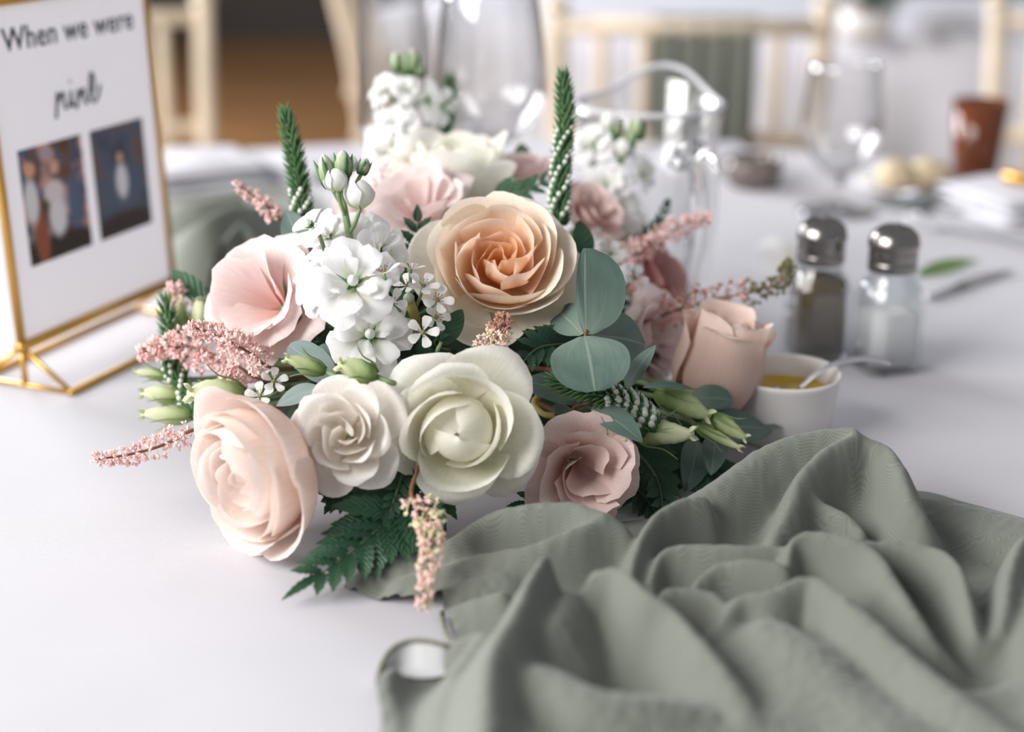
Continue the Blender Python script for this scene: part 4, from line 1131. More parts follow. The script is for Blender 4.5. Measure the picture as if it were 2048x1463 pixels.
# ------------------------------------------------------------------ veronica spikes
def veronica(label, axis, r0, n, seed, taper=0.25, white_from=0.45, length=0.0058, gap=2):
    """axis from base to tip in (px,py,d)"""
    pts = [W(*a) for a in axis]; base = pts[0]
    t = thing('veronica_spike', label, 'flower')
    t.location = base
    q = vspline([p - base for p in pts], 60)
    d0 = HUB - base
    MB().tube(vspline([d0 * 0.8, d0 * 0.35] + q[::12], 40), [0.0020 - 0.0008 * k / 39 for k in range(40)], 8).build('stem', M['stem_dark'], t)
    MB().tube(q, [r0 * 0.42 * (1 - 0.75 * (k / 59) ** 5) for k in range(60)], 8).build('spike_core', M['veronica_green'], t)
    rr = random.Random(seed)
    for k in range(n):
        f = k / (n - 1)
        x = f * 58; i = int(x); p = q[i].lerp(q[i + 1], x - i)
        ax = (q[min(i + 1, 59)] - q[max(i - 1, 0)]).normalized()
        side = ax.cross(Vector((0.3, -0.9, 0.2))).normalized(); oth = ax.cross(side)
        a = k * 2.39996 + rr.uniform(-.15, .15)
        rad = side * math.cos(a) + oth * math.sin(a)
        rs = r0 * (1 - taper * f) * (1 - 0.6 * max(0, (f - 0.88) / 0.12) ** 2)
        white = f < 1 - white_from
        if white and k % gap == 0:
            place('bud', ME['veronica'], t, p + rad * rs * 0.35, ax * 0.95 + rad * (0.7 - 0.25 * f), length * 0.74 * (1 - 0.3 * f), length * (1.25 - 0.4 * f))
        else:
            g = max(0, (f - (1 - white_from)) / white_from)
            up = 1.0 + 1.2 * max(0, (f - 0.85) / 0.15)
            place('bract', ME['bract'], t, p + rad * rs * 0.32, ax * up + rad * (0.95 - 0.15 * g), length * 0.55, length * (1.3 - 0.1 * g))
    return t
veronica('green veronica spike with white buds rising beside the pink lisianthus', [(608, 470, 0.88), (602, 400, 0.88), (590, 320, 0.88), (570, 222, 0.88)], 0.0074, 200, 1, white_from=0.62, length=0.0064)
veronica('tall green veronica spike with white buds rising above the garden rose', [(1118, 450, 0.89), (1122, 340, 0.89), (1130, 240, 0.89), (1126, 148, 0.89)], 0.0072, 210, 2, white_from=0.42, length=0.0062)
veronica('dark veronica spike at the back beside the wine glass', [(886, 320, 1.05), (894, 240, 1.05), (900, 156, 1.05)], 0.0075, 90, 3, white_from=0.9, length=0.0068)
veronica('veronica spike lying across the eucalyptus leaves with white buds', [(1305, 862, 0.815), (1262, 812, 0.81), (1200, 785, 0.80), (1112, 762, 0.795)], 0.0092, 300, 4, taper=0.6, white_from=0.42, length=0.0078, gap=2)
veronica('short green veronica spike beside the gold framed sign', [(352, 760, 0.885), (345, 700, 0.885), (330, 600, 0.885)], 0.0075, 100, 5, white_from=0.72, length=0.0066)
veronica('drooping veronica spike with white buds at the edge of the arrangement', [(395, 832, 0.86), (370, 790, 0.87), (345, 735, 0.875), (338, 690, 0.88)], 0.0080, 120, 6, white_from=0.25, length=0.0066)

# ------------------------------------------------------------------ astilbe plumes
OCT_V = np.array([(0.5, 0, 0.5), (-0.5, 0, 0.5), (0, 0.5, 0.5), (0, -0.5, 0.5), (0, 0, 0), (0, 0, 1.0)])
OCT_F = [(4, 2, 0), (4, 1, 2), (4, 3, 1), (4, 0, 3), (0, 2, 5), (2, 1, 5), (1, 3, 5), (3, 0, 5)]
def astilbe(label, axis, width, n, mat, seed, size=0.0021, tip_mat=None, tip_from=0.6, stem='stem_brown', alt=None):
    pts = [W(*a) for a in axis]; base = pts[0]
    t = thing('astilbe_plume', label, 'flower', base)
    q = vspline([p - base for p in pts], 60)
    d0 = HUB - base
    MB().tube(vspline([d0 * 0.6, d0 * 0.25] + q[::12] + [q[-1]], 40), [0.0012 - 0.0007 * k / 39 for k in range(40)], 6).build('stem', M[stem], t)
    rr = np.random.default_rng(seed)
    bags = {mat: MB()}
    if tip_mat: bags[tip_mat] = MB()
    alt = alt or {'astilbe': 'astilbe_deep', 'astilbe_pale': 'astilbe_lime', 'astilbe_brown': 'astilbe_deep'}[mat]
    bags[alt] = MB()
    for k in range(n):
        f = (k + rr.uniform(0, 1)) / n
        x = f * 58; i = int(x); p = np.array(q[i].lerp(q[i + 1], x - i)); ax = np.array((q[i + 1] - q[i]).normalized())
        a = rr.uniform(0, 2 * PI)
        s1 = np.cross(ax, (0.3, -0.2, 0.93)); s1 /= np.linalg.norm(s1); s2 = np.cross(ax, s1)
        rad = s1 * math.cos(a) + s2 * math.sin(a)
        wd = width * (1 - f) ** 0.7 * rr.uniform(0.25, 1.0) + size * 0.7
        c = p + rad * wd + ax * wd * 0.5
        bag = bags[tip_mat if tip_mat and f > tip_from else (alt if rr.uniform() < 0.3 else mat)]
        for j in range(5):
            d = rad * 0.8 + ax * 0.6 + rr.normal(0, 0.65, 3); d /= np.linalg.norm(d)
            e1 = np.cross(d, (0.1, 0.7, 0.7)); e1 /= np.linalg.norm(e1); e2 = np.cross(d, e1)
            L = size * rr.uniform(0.8, 1.35); wv = L * 0.55
            V = c + OCT_V[:, :1] * wv * e1 + OCT_V[:, 1:2] * wv * e2 + OCT_V[:, 2:] * L * d
            bag.add(V, OCT_F)
        if k % 4 == 0:
            bag.tube([p, c], 0.00035, 4, cap=False)
    for m_, b in bags.items():
        if b.V:
            o = b.build('florets', M[m_], t, smooth=False); o['kind'] = 'stuff'
    return t
astilbe('short pink astilbe tip beside the upright veronica spike', [(560, 440, 0.90), (530, 408, 0.90), (472, 368, 0.90)], 0.0035, 60, 'astilbe', 1, 0.0026)
astilbe('long pink astilbe plume reaching out over the white cloth', [(390, 858, 0.80), (330, 888, 0.80), (260, 908, 0.795), (188, 918, 0.79)], 0.0062, 120, 'astilbe', 2, 0.0024)
astilbe('dense pink astilbe plume in front of the pink lisianthus', [(545, 735, 0.825), (490, 700, 0.82), (440, 672, 0.815), (378, 652, 0.81)], 0.0080, 190, 'astilbe', 3, 0.0023)
astilbe('fluffy pink astilbe plume beside the gold framed sign', [(530, 760, 0.85), (440, 715, 0.855), (360, 690, 0.86), (280, 706, 0.86)], 0.0130, 240, 'astilbe', 4, 0.0029)
astilbe('small pink astilbe sprig above the cream buds', [(500, 830, 0.84), (470, 775, 0.84), (455, 735, 0.84)], 0.0075, 80, 'astilbe', 5, 0.0026)
astilbe('small pink astilbe tip under the green leaf beside the sign', [(370, 640, 0.90), (352, 590, 0.90), (350, 572, 0.90)], 0.005, 40, 'astilbe', 6, 0.0028)
astilbe('pink astilbe plume reaching towards the glass jug', [(1240, 528, 0.96), (1300, 490, 0.965), (1350, 458, 0.97), (1420, 432, 0.98)], 0.0085, 130, 'astilbe', 7, 0.0027)
astilbe('dusky astilbe plume with a green tip in front of the pepper shaker', [(1300, 640, 0.93), (1380, 610, 0.93), (1480, 588, 0.935), (1555, 568, 0.935), (1582, 522, 0.935)], 0.0115, 200, 'astilbe_brown', 8, 0.0024, 'astilbe_green', 0.52)
astilbe('pale astilbe cluster under the cream garden rose', [(962, 752, 0.80), (975, 705, 0.79), (995, 672, 0.785), (1010, 630, 0.785)], 0.0100, 170, 'astilbe_pale', 9, 0.0021, 'astilbe_brown', 0.72)
astilbe('pale pink astilbe plume hanging over the sage cloth', [(822, 985, 0.735), (862, 1045, 0.722), (858, 1110, 0.712), (846, 1218, 0.70)], 0.0068, 165, 'astilbe_pale', 10, 0.0023)

# ------------------------------------------------------------------ eucalyptus
def sprig(label, leaves, stem_pts, mat='euca', name='eucalyptus_sprig', smat='stem_brown', cat='foliage', shape=ROUND):
    base = W(*stem_pts[0])
    t = thing(name, label, cat, base)
    q = [W(*p) - base for p in stem_pts]
    if len(q) > 1:
        MB().tube(vspline([(HUB - base) * 0.6] + q, 24), [0.0016 - 0.0006 * k / 23 for k in range(24)], 8).build('stem', M[smat], t)
    for k, L in enumerate(leaves):
        (bx, by, bd), (tx, ty, td), wpx, nrm = L[:4]
        kw = L[4] if len(L) > 4 else {}
        b = W(bx, by, bd); e = W(tx, ty, td)
        P, U = leaf_grid(b, e, wpx * bd / FPX, facing(*nrm), kw.get('shape', shape), kw.get('bend', 0.06), kw.get('fold', 0.12), nu=11, nv=19, twist=kw.get('twist', 0), wav=0.02, seed=k, asym=kw.get('asym', 1.0))
        grid_obj('leaf', P - np.array(base), U, M[kw.get('mat', mat)], t)
    return t
sprig('eucalyptus sprig with two big round blue green leaves in front', [
    ((1172, 668, .795), (1170, 496, .80), 104, (0.25, 0.1, 0.95), {'fold': 0.05, 'bend': -0.04, 'asym': 0.35}),
    ((1170, 672, .79), (1190, 782, .775), 158, (0.0, 0.45, 0.9), {'fold': 0.06}),
    ((1178, 670, .80), (1290, 690, .84), 110, (0.3, 0.3, 0.9), {}),
    ((1252, 775, .80), (1312, 690, .80), 40, (-0.6, 0.1, 0.8), {'shape': OVATE}),
    ((1165, 668, .80), (1118, 622, .84), 70, (-0.3, 0.3, 0.9), {})], [(1150, 740, .83), (1168, 690, .80), (1172, 660, .795)])
sprig('dark eucalyptus sprig around the lying veronica spike', [
    ((1185, 812, .80), (1285, 884, .785), 62, (0.1, 0.6, 0.8), {'shape': OVATE}),
    ((1160, 800, .81), (1052, 762, .815), 66, (0.0, 0.6, 0.8), {}),
    ((1140, 815, .825), (1112, 840, .82), 50, (0.0, 0.4, 0.9), {}),
    ((1150, 820, .825), (1180, 848, .82), 44, (0.2, 0.4, 0.9), {}),
    ((1285, 775, .82), (1385, 776, .83), 26, (0, 0.8, 0.5), {'shape': OVATE})], [(1130, 830, .84), (1150, 815, .82), (1190, 802, .80)])
sprig('eucalyptus sprig under the peach rose', [
    ((1380, 795, .87), (1465, 800, .87), 58, (0.2, 0.5, 0.8), {}),
    ((1400, 860, .86), (1545, 860, .885), 90, (0.1, 0.6, 0.7), {'shape': OVATE}),
    ((1432, 870, .85), (1422, 950, .83), 52, (0.0, 0.2, 0.95), {'shape': OVATE}),
    ((1395, 880, .86), (1370, 985, .83), 64, (0.2, 0.1, 0.95), {'shape': OVATE}),
    ((1500, 870, .88), (1575, 850, .90), 22, (0, 0.8, 0.5), {'shape': OVATE})], [(1340, 860, .88), (1400, 850, .87), (1430, 850, .86)])
sprig('pale eucalyptus sprig between the white rose and the white stock', [
    ((668, 760, .80), (578, 690, .80), 66, (-0.2, 0.5, 0.85), {}),
    ((700, 780, .80), (640, 690, .815), 84, (0.0, 0.5, 0.85), {'mat': 'euca'}),
    ((740, 770, .80), (742, 690, .81), 80, (0.1, 0.4, 0.9), {}),
    ((640, 775, .79), (552, 812, .785), 46, (-0.1, 0.6, 0.8), {'shape': OVATE}),
    ((780, 780, .80), (768, 705, .815), 70, (0.2, 0.3, 0.9), {'mat': 'euca'})], [(700, 800, .83), (690, 775, .81)], mat='euca_pale')
sprig('blue green leaves beside the veronica spike behind the stock', [
    ((612, 505, .86), (572, 420, .87), 60, (-0.2, 0.2, 0.95), {'shape': OVATE}), ((615, 505, .86), (640, 470, .86), 40, (0.2, 0.3, 0.9), {'shape': OVATE})], [(620, 520, .87), (612, 500, .86)])
sprig('green leaf beside the gold framed sign', [((420, 610, .90), (342, 540, .91), 44, (-0.1, 0.5, 0.85), {'shape': OVATE})], [(430, 620, .9), (415, 605, .9)], mat='leaf', name='rose_leaf', smat='stem')
sprig('dark leaf sticking up behind the pink lisianthus', [((1046, 330, 1.03), (1042, 285, 1.03), 36, (0.1, 0.1, 0.95), {'shape': OVATE})], [(1050, 350, 1.03), (1046, 328, 1.03)], mat='leaf', name='rose_leaf', smat='stem')
sprig('dark green leaf beside the garden rose', [((1165, 520, .88), (1160, 440, .90), 50, (0.4, 0.3, 0.8), {'shape': OVATE})], [(1160, 560, .88), (1165, 515, .88)], mat='leaf', name='rose_leaf', smat='stem')
sprig('olive leaf under the white filler blossoms', [((880, 690, .80), (925, 618, .815), 44, (0.3, 0.2, 0.9), {'shape': OVATE})], [(876, 705, .81), (882, 685, .80)], mat='leaf', name='rose_leaf', smat='stem')

# ------------------------------------------------------------------ ferns
def saw_leaf(n):
    def f(v):
        e = max(0.02, math.sin(PI * v ** 0.72)) ** 0.85 if v < 0.995 else 0.02
        ph = (v * n) % 1.0
        return e * (0.66 + 0.34 * ph ** 0.6 if v < 0.93 else 0.8)
    return f
def fern(label, axis, pin, nrm, wid, seed, mat='fern', pairs=None, curl=0.06):
    """axis base->tip in (px,py,d); pin: number of leaflet pairs; wid: leaflet length in px at base"""
    pts = [W(*a) for a in axis]; base = pts[0]
    t = thing('leatherleaf_fern', label, 'fern', base)
    q = vspline([p - base for p in pts], 40)
    MB().tube(q, [0.0013 - 0.0009 * k / 39 for k in range(40)], 7).build('stem', M['stem_dark'], t)
    n = facing(*nrm); rr = random.Random(seed)
    L = sum((q[i + 1] - q[i]).length for i in range(39))
    for k in range(pin):
        f = 0.06 + 0.88 * k / pin
        i = int(f * 39); p = q[i]; ax = (q[min(i + 1, 39)] - q[max(i - 1, 0)]).normalized()
        side = ax.cross(n).normalized()
        ln = wid * axis[0][2] / FPX * (1 - f) ** 0.6 * rr.uniform(0.9, 1.1) + 0.004
        for s in (-1, 1):
            fwdk = 0.75 + 0.5 * f
            d = (side * s * 1.0 + ax * fwdk + n * rr.uniform(-0.15, 0.2)).normalized()
            P, U = leaf_grid(p, p + d * ln, ln * 0.50, n + ax * 0.1 + side * s * rr.uniform(-.2, .35), saw_leaf(7), curl, 0.12, nu=5, nv=22)
            grid_obj('leaflet', P, U, M[mat], t)
    P, U = leaf_grid(q[34], q[39] + (q[39] - q[34]) * 0.9, 0.006, n, saw_leaf(6), 0.03, 0.1, nu=5, nv=20)
    grid_obj('leaflet', P, U, M[mat], t)
    return t
fern('dark glossy fern frond pointing down over the white cloth', [(850, 985, .775), (790, 1030, .757), (700, 1105, .738), (598, 1176, .722)], 10, (0.1, 0.75, 0.65), 140, 1)
fern('narrow fern leaf between the white rose and the ivory rose', [(818, 870, .795), (806, 940, .77), (775, 1040, .752)], 9, (0.25, 0.2, 0.95), 42, 2)
fern('fern frond spreading under the ivory rose behind the astilbe', [(860, 960, .785), (830, 1040, .765), (800, 1110, .750)], 6, (0.3, 0.6, 0.75), 90, 3)
fern('dark fern frond under the small white rose', [(760, 960, .80), (700, 985, .785), (652, 1000, .78)], 7, (-0.1, 0.6, 0.8), 80, 4)
fern('bright fern tip below the cream garden rose', [(1150, 690, .83), (1110, 690, .81), (1070, 700, .80), (1030, 742, .79)], 5, (0.0, 0.5, 0.85), 62, 5)
fern('toothed fern tip standing behind the garden rose', [(985, 392, .93), (1040, 385, .92), (1118, 350, .92)], 6, (0.0, 0.4, 0.9), 40, 6, mat='leaf')
fern('dark toothed fern tip between the stock and the garden rose', [(855, 560, .86), (838, 500, .87), (835, 425, .87)], 5, (0.1, 0.3, 0.95), 62, 7)
fern('shaded fern frond behind the dusty pink lisianthus', [(1250, 880, .84), (1310, 950, .83), (1330, 1040, .80)], 7, (0.4, 0.3, 0.85), 80, 8)
fern('shaded fern frond between the lisianthus and the sage cloth', [(1290, 870, .86), (1360, 930, .85), (1400, 990, .83)], 6, (0.4, 0.4, 0.8), 80, 9)
fern('fern tip under the peach garden rose petals', [(900, 700, .81), (870, 690, .805), (880, 660, .80)], 4, (0.1, 0.4, 0.9), 40, 10)
fern('small dark fern tip rising beside the glass jug', [(1290, 480, 1.0), (1318, 450, 1.0), (1335, 405, 1.0)], 5, (0.0, 0.3, 0.9), 20, 11)
fern('dark fern frond deep behind the astilbe cluster', [(930, 700, .84), (980, 730, .83), (1050, 760, .82)], 6, (0.1, 0.5, 0.85), 60, 12)
fern('dark fern frond deep under the white stock', [(700, 720, .86), (650, 690, .85), (600, 640, .85)], 6, (-0.1, 0.5, 0.85), 60, 13)
fern('dark fern frond in the shade under the peach rose', [(1330, 820, .88), (1400, 850, .875), (1480, 880, .87)], 6, (0.2, 0.5, 0.8), 70, 14)

fern('dark fern frond under the dusty pink lisianthus', [(1210, 930, .83), (1130, 985, .812), (1030, 1012, .80)], 7, (0.1, 0.7, 0.7), 80, 15)
fern('dark fern frond behind the sage cloth under the lisianthus', [(1225, 920, .845), (1285, 990, .828), (1330, 1050, .812)], 7, (0.4, 0.4, 0.8), 80, 16)
fern('shaded fern frond beside the arched fold of the sage cloth', [(1330, 890, .87), (1410, 940, .858), (1480, 955, .855)], 7, (0.2, 0.6, 0.75), 80, 17)

# ------------------------------------------------------------------ lisianthus buds
def lis_bud(label, a, b, width_px, pale=False, stem=True):
    A = W(*a); B = W(*b); dv = B - A; L = dv.length
    t = thing('lisianthus_bud', label, 'flower bud', A)
    w = width_px * a[2] / FPX / 0.54
    place('bud', ME['lis_bud_white' if pale else 'lis_bud'], t, (0, 0, 0), dv, w, L)
    d = dv.normalized()
    s1 = d.cross(Vector((0.2, -0.5, 0.8))).normalized(); s2 = d.cross(s1)
    for j in range(4):
        an = 2 * PI * j / 4 + 0.5
        r = s1 * math.cos(an) + s2 * math.sin(an)
        MB().tube(vspline([r * w * 0.1, r * w * 0.27 + d * L * 0.2, r * w * 0.34 + d * L * 0.5, r * w * 0.55 + d * L * 0.75], 10), [0.0009 - 0.0007 * k / 9 for k in range(10)], 5).build('sepal', M['calyx'], t)
    # frilled mouth
    for j in range(4):
        an = 2 * PI * j / 4
        r = s1 * math.cos(an) + s2 * math.sin(an)
        P, U = leaf_grid(dv * 0.9 + r * w * 0.08, dv * 1.06 + r * w * 0.2, w * 0.16, r, OVATE, nu=4, nv=5)
        grid_obj('petal_tip', P, U, M['bud_white'], t)
    e = HUB - A
    MB().tube(vspline([d * 0.001, d * -0.012, e * 0.4 - d * 0.012, e * 0.75], 12), 0.0014, 7).build('stem', M['stem'], t)
lis_bud('slim green lisianthus bud beside the pink lisianthus', (650, 742, .785), (570, 716, .78), 34)
lis_bud('plump green lisianthus bud on top of the small white rose', (752, 752, .77), (676, 728, .765), 52)
lis_bud('pale green bud at the edge of the arrangement towards the sign', (365, 790, .87), (282, 786, .87), 40, True)
lis_bud('pale green bud lowest at the edge above the long astilbe plume', (385, 830, .86), (282, 828, .86), 38, True)
lis_bud('cream green bud above the blush rose', (490, 790, .83), (374, 786, .82), 66, True)
lis_bud('green bud beside the short veronica spike', (365, 672, .89), (362, 592, .90), 24)
lis_bud('pale bud close behind the pink lisianthus edge', (408, 670, .89), (398, 596, .89), 40, True)
lis_bud('tiny green bud tip near the gold sign stand', (335, 752, .88), (268, 742, .88), 22, True)
lis_bud('pale green bud pointing away under the veronica spike', (1310, 780, .835), (1422, 832, .83), 52)
lis_bud('pale green bud beneath the white veronica buds', (1270, 866, .82), (1388, 866, .81), 52, True)
lis_bud('small green bud beside the sage cloth', (1420, 832, .835), (1494, 876, .83), 34)
lis_bud('narrow green bud above the sage cloth fold', (1390, 850, .84), (1482, 896, .825), 24)

# ------------------------------------------------------------------ berries beside the lying veronica
for k, (px, py, d, r) in enumerate(((1252, 878, .79, 7), (1240, 824, .80, 7), (1222, 818, .805, 8))):
    o = MB().lathe([(0, -1)] + [(math.sin(a), -math.cos(a)) for a in np.linspace(0.4, 2.8, 7)] + [(0, 1)], 14).build('berry', M['stock_bud'])
    R = r * d / FPX; o.scale = (R, R, R); o.location = W(px, py, d)
    tag(o, ('pale round berry lying alone on the dark eucalyptus leaf', 'smaller of two pale berries touching under the veronica buds', 'larger of two pale berries touching under the veronica buds')[k], 'berry', 'pale berries under the veronica')
# bent olive twig in the shade
tw = MB().tube(vspline([W(1090, 780, .83), W(1068, 805, .825), W(1085, 826, .82), W(1110, 832, .82)], 20), 0.0017, 8).build('twig', M['stem_olive'])
tag(tw, 'bent olive twig in the shade beside the ivory rose', 'twig')

# ------------------------------------------------------------------ floral foam and filler leaves
fc = T(915, 900) + Vector((0.005, 0.055, 0))
fo = thing('floral_foam', 'dark green floral foam mound hidden inside the arrangement', 'floral foam', fc)
V = []; nn = 48
rows = np.linspace(0, PI / 2, 14)
for e in rows:
    for k in range(nn):
        a = 2 * PI * k / nn
        q = 1 + 0.05 * math.sin(5 * a + 3 * e) + 0.04 * math.sin(9 * a - 5 * e)
        V.append((0.115 * math.cos(e) * math.cos(a) * q, 0.085 * math.cos(e) * math.sin(a) * q, 0.001 + 0.088 * math.sin(e) * q))
F = grid_faces(nn, 14, True); F.append(tuple(range(nn - 1, -1, -1)))
obj('foam', mesh('foam', V, F, M['foam']), fo)
rr = random.Random(9)
lf = thing('foliage_bed', 'dark green leaves packed between the flowers over the foam', 'foliage', fc)
for k in range(190):
    a = rr.uniform(0, 2 * PI); e = rr.uniform(0.05, 1.45)
    n = Vector((math.cos(e) * math.cos(a), math.cos(e) * math.sin(a), math.sin(e)))
    p = Vector((n.x * 0.112, n.y * 0.082, max(0.006, n.z * 0.086)))
    tng = Vector((rr.uniform(-1, 1), rr.uniform(-1, 1), rr.uniform(-0.6, 0.8))); tng = (tng - n * tng.dot(n)).normalized()
    ln = rr.uniform(0.022, 0.036)
    d = (tng + n * rr.uniform(0.15, 0.6)).normalized()
    tipz = (p + d * ln).z
    if tipz < 0.004: d.z = abs(d.z)
    P, U = leaf_grid(p, p + d * ln, ln * rr.uniform(0.42, 0.62), n, saw_leaf(6) if k % 2 else OVATE, 0.08, 0.15, nu=5, nv=18)
    P[..., 2] = np.maximum(P[..., 2], 0.002)
    grid_obj('leaf', P, U, M['fern'] if k % 3 else M['leaf'], lf)

# ------------------------------------------------------------------ sage table runner
def ridge_field(X, Y, ridges, k=420.0, base=0.0015):
    acc = np.zeros_like(X) + np.exp(k * base)
    for R in ridges:
        pts = []
        for (px, py, h, w) in R['pts']:
            p = T(px, py, h)
            pts.append((p.x, p.y, h, w))
        S = spline(pts, max(24, 14 * len(pts)))
        lean = R.get('sharp', 2.0) * 0.74
        # segment distance
        best = np.full(X.shape, -1.0)
        for s in S:
            d2 = (X - s[0]) ** 2 + (Y - s[1]) ** 2
            asym = R.get('asym')
            if asym is not None:
                side = (Y - s[1])
                w = np.where(side > 0, s[3] * asym, s[3])
            else:
                w = s[3]
            q = np.sqrt(d2) / w
            hh = s[2] * np.exp(-np.abs(q) ** lean)
            best = np.maximum(best, hh)
        acc += np.exp(k * best)
    return np.log(acc) / k
def poly_mask(X, Y, poly):
    n = len(poly); inside = np.zeros(X.shape, bool)
    j = n - 1
    for i in range(n):
        xi, yi = poly[i]; xj, yj = poly[j]
        c = ((yi > Y) != (yj > Y)) & (X < (xj - xi) * (Y - yi) / (yj - yi + 1e-12) + xi)
        inside ^= c; j = i
    return inside
def drape(X, Y, Z, step, pins, slack, iters, bend=0.6, floor=0.0012):
    """let the sheet settle: edges keep their length (plus slack), crest lines stay up, gravity pulls the rest down"""
    P = np.stack([X, Y, Z], -1).astype(np.float64)
    ny, nx = X.shape
    r_ = np.random.default_rng(3)
    P[..., 2] += r_.normal(0, 0.0004, X.shape)
    W_ = (1 - 0.9 * pins)[..., None]; pull = 0.3 * pins[..., None]
    P0 = P.copy()
    def rest(A, B):
        return np.linalg.norm(A - B, axis=-1)
    pairs = [((0, 1), 1.0, slack), ((1, 0), 1.0, slack), ((1, 1), 0.5, slack), ((1, -1), 0.5, slack), ((0, 3), bend, slack * 0.9), ((3, 0), bend, slack * 0.9)]
    R0 = {}
    def views(A, dy, dx):
        if dx >= 0:
            return A[:ny - dy, :nx - dx], A[dy:, dx:]
        return A[:ny - dy, -dx:], A[dy:, :nx + dx]
    for (d, k, sl) in pairs:
        a, b = views(P0, *d)
        R0[d] = rest(a, b) * (1 + sl)
    cnt = np.zeros((ny, nx, 1)); 
    for (d, k, sl) in pairs:
        a, b = views(cnt, *d); a += k; b += k
    vel = np.zeros_like(P)
    for it in range(iters):
        vel *= 0.90
        vel[..., 2] -= 0.00004
        P += vel * W_
        old = P.copy()
        for rep in range(2):
            D = np.zeros_like(P)
            for (d, k, sl) in pairs:
                a, b = views(P, *d)
                e = b - a
                L = np.linalg.norm(e, axis=-1)
                c = ((L - R0[d]) / np.maximum(L, 1e-9))
                m_ = (0.5 * k * c)[..., None] * e
                da, db = views(D, *d)
                da += m_; db -= m_
            P += 1.3 * D / cnt * W_
        P += pull * (P0 - P)
        P[..., 2] = np.maximum(P[..., 2], floor)
        vel += (P - old) * 0.25
        np.clip(vel, -0.0006, 0.0006, out=vel)
    return P
def cloth_piece(name, ridges, outline_px, step, parent, mat, noise=0.0006, k=420.0, slack=0.03, iters=120, subdiv=1):
    pol = [(T(px, py).x, T(px, py).y) for px, py in outline_px]
    pol = [tuple(p) for p in spline(pol + [pol[0]], 40 * len(pol))]
    xs = [p[0] for p in pol]; ys = [p[1] for p in pol]
    gx = np.arange(min(xs), max(xs), step); gy = np.arange(min(ys), max(ys), step)
    X, Y = np.meshgrid(gx, gy)
    Z = ridge_field(X, Y, ridges, k)
    Z += noise * (np.sin(70 * X + 40 * Y) + np.sin(-50 * X + 90 * Y + 1)) * np.clip(Z / 0.01, 0.2, 1)
    Z = np.maximum(Z, 0.0012)
    ins = poly_mask(X, Y, pol)
    gzy, gzx = np.gradient(Z, step)
    # arc length UVs keep the weave size even on slopes
    U = np.cumsum(np.sqrt(1 + gzx ** 2) * step, axis=1); Vv = np.cumsum(np.sqrt(1 + gzy ** 2) * step, axis=0)
    # crest lines hold the sheet up
    pins = np.zeros(X.shape)
    for R in ridges:
        S = spline([(*T(px, py, h).xy, h, w) for px, py, h, w in R['pts']], 10 * len(R['pts']))
        for s_ in S:
            if s_[2] < 0.006: continue
            near = np.exp(-((X - s_[0]) ** 2 + (Y - s_[1]) ** 2) / (R.get('hold', 0.55) * s_[3]) ** 2)
            near *= np.clip(1 - (Z - s_[2]) / 0.006, 0, 1)
            np.maximum(pins, near, out=pins)
    pins[~ins] = 0
    Pd = drape(X, Y, Z, step, pins, slack, iters)
    idx = -np.ones(X.shape, int)
    idx[ins] = np.arange(ins.sum())
    Vs = Pd[ins].copy(); Vs[:, 2] += TOP
    UV = np.stack([U[ins], Vv[ins]], -1)
    # pull the border vertices onto the outline so the edge runs smooth
    pad = np.pad(ins, 1)
    nb = pad[:-2, 1:-1] & pad[2:, 1:-1] & pad[1:-1, :-2] & pad[1:-1, 2:] & pad[:-2, :-2] & pad[2:, 2:] & pad[:-2, 2:] & pad[2:, :-2]
    bi = idx[ins & ~nb]
    PA = np.array(pol)
    for i in bi:
        d2 = (PA[:, 0] - Vs[i, 0]) ** 2 + (PA[:, 1] - Vs[i, 1]) ** 2
        m_ = d2.argmin()
        if d2[m_] < (3 * step) ** 2: Vs[i, :2] = PA[m_]
    a = idx[:-1, :-1]; b = idx[:-1, 1:]; c = idx[1:, 1:]; d = idx[1:, :-1]
    ok = (a >= 0) & (b >= 0) & (c >= 0) & (d >= 0)
    F = np.stack([a[ok], b[ok], c[ok], d[ok]], -1)
    o = obj(name, mesh(name, Vs.tolist(), F.tolist(), mat, UV), parent)
    if subdiv:
        m = o.modifiers.new('smooth', 'SUBSURF'); m.levels = subdiv; m.render_levels = subdiv
    return o
runner = thing('table_runner', 'sage green chiffon runner lying crumpled in folds beside the flowers', 'table runner')
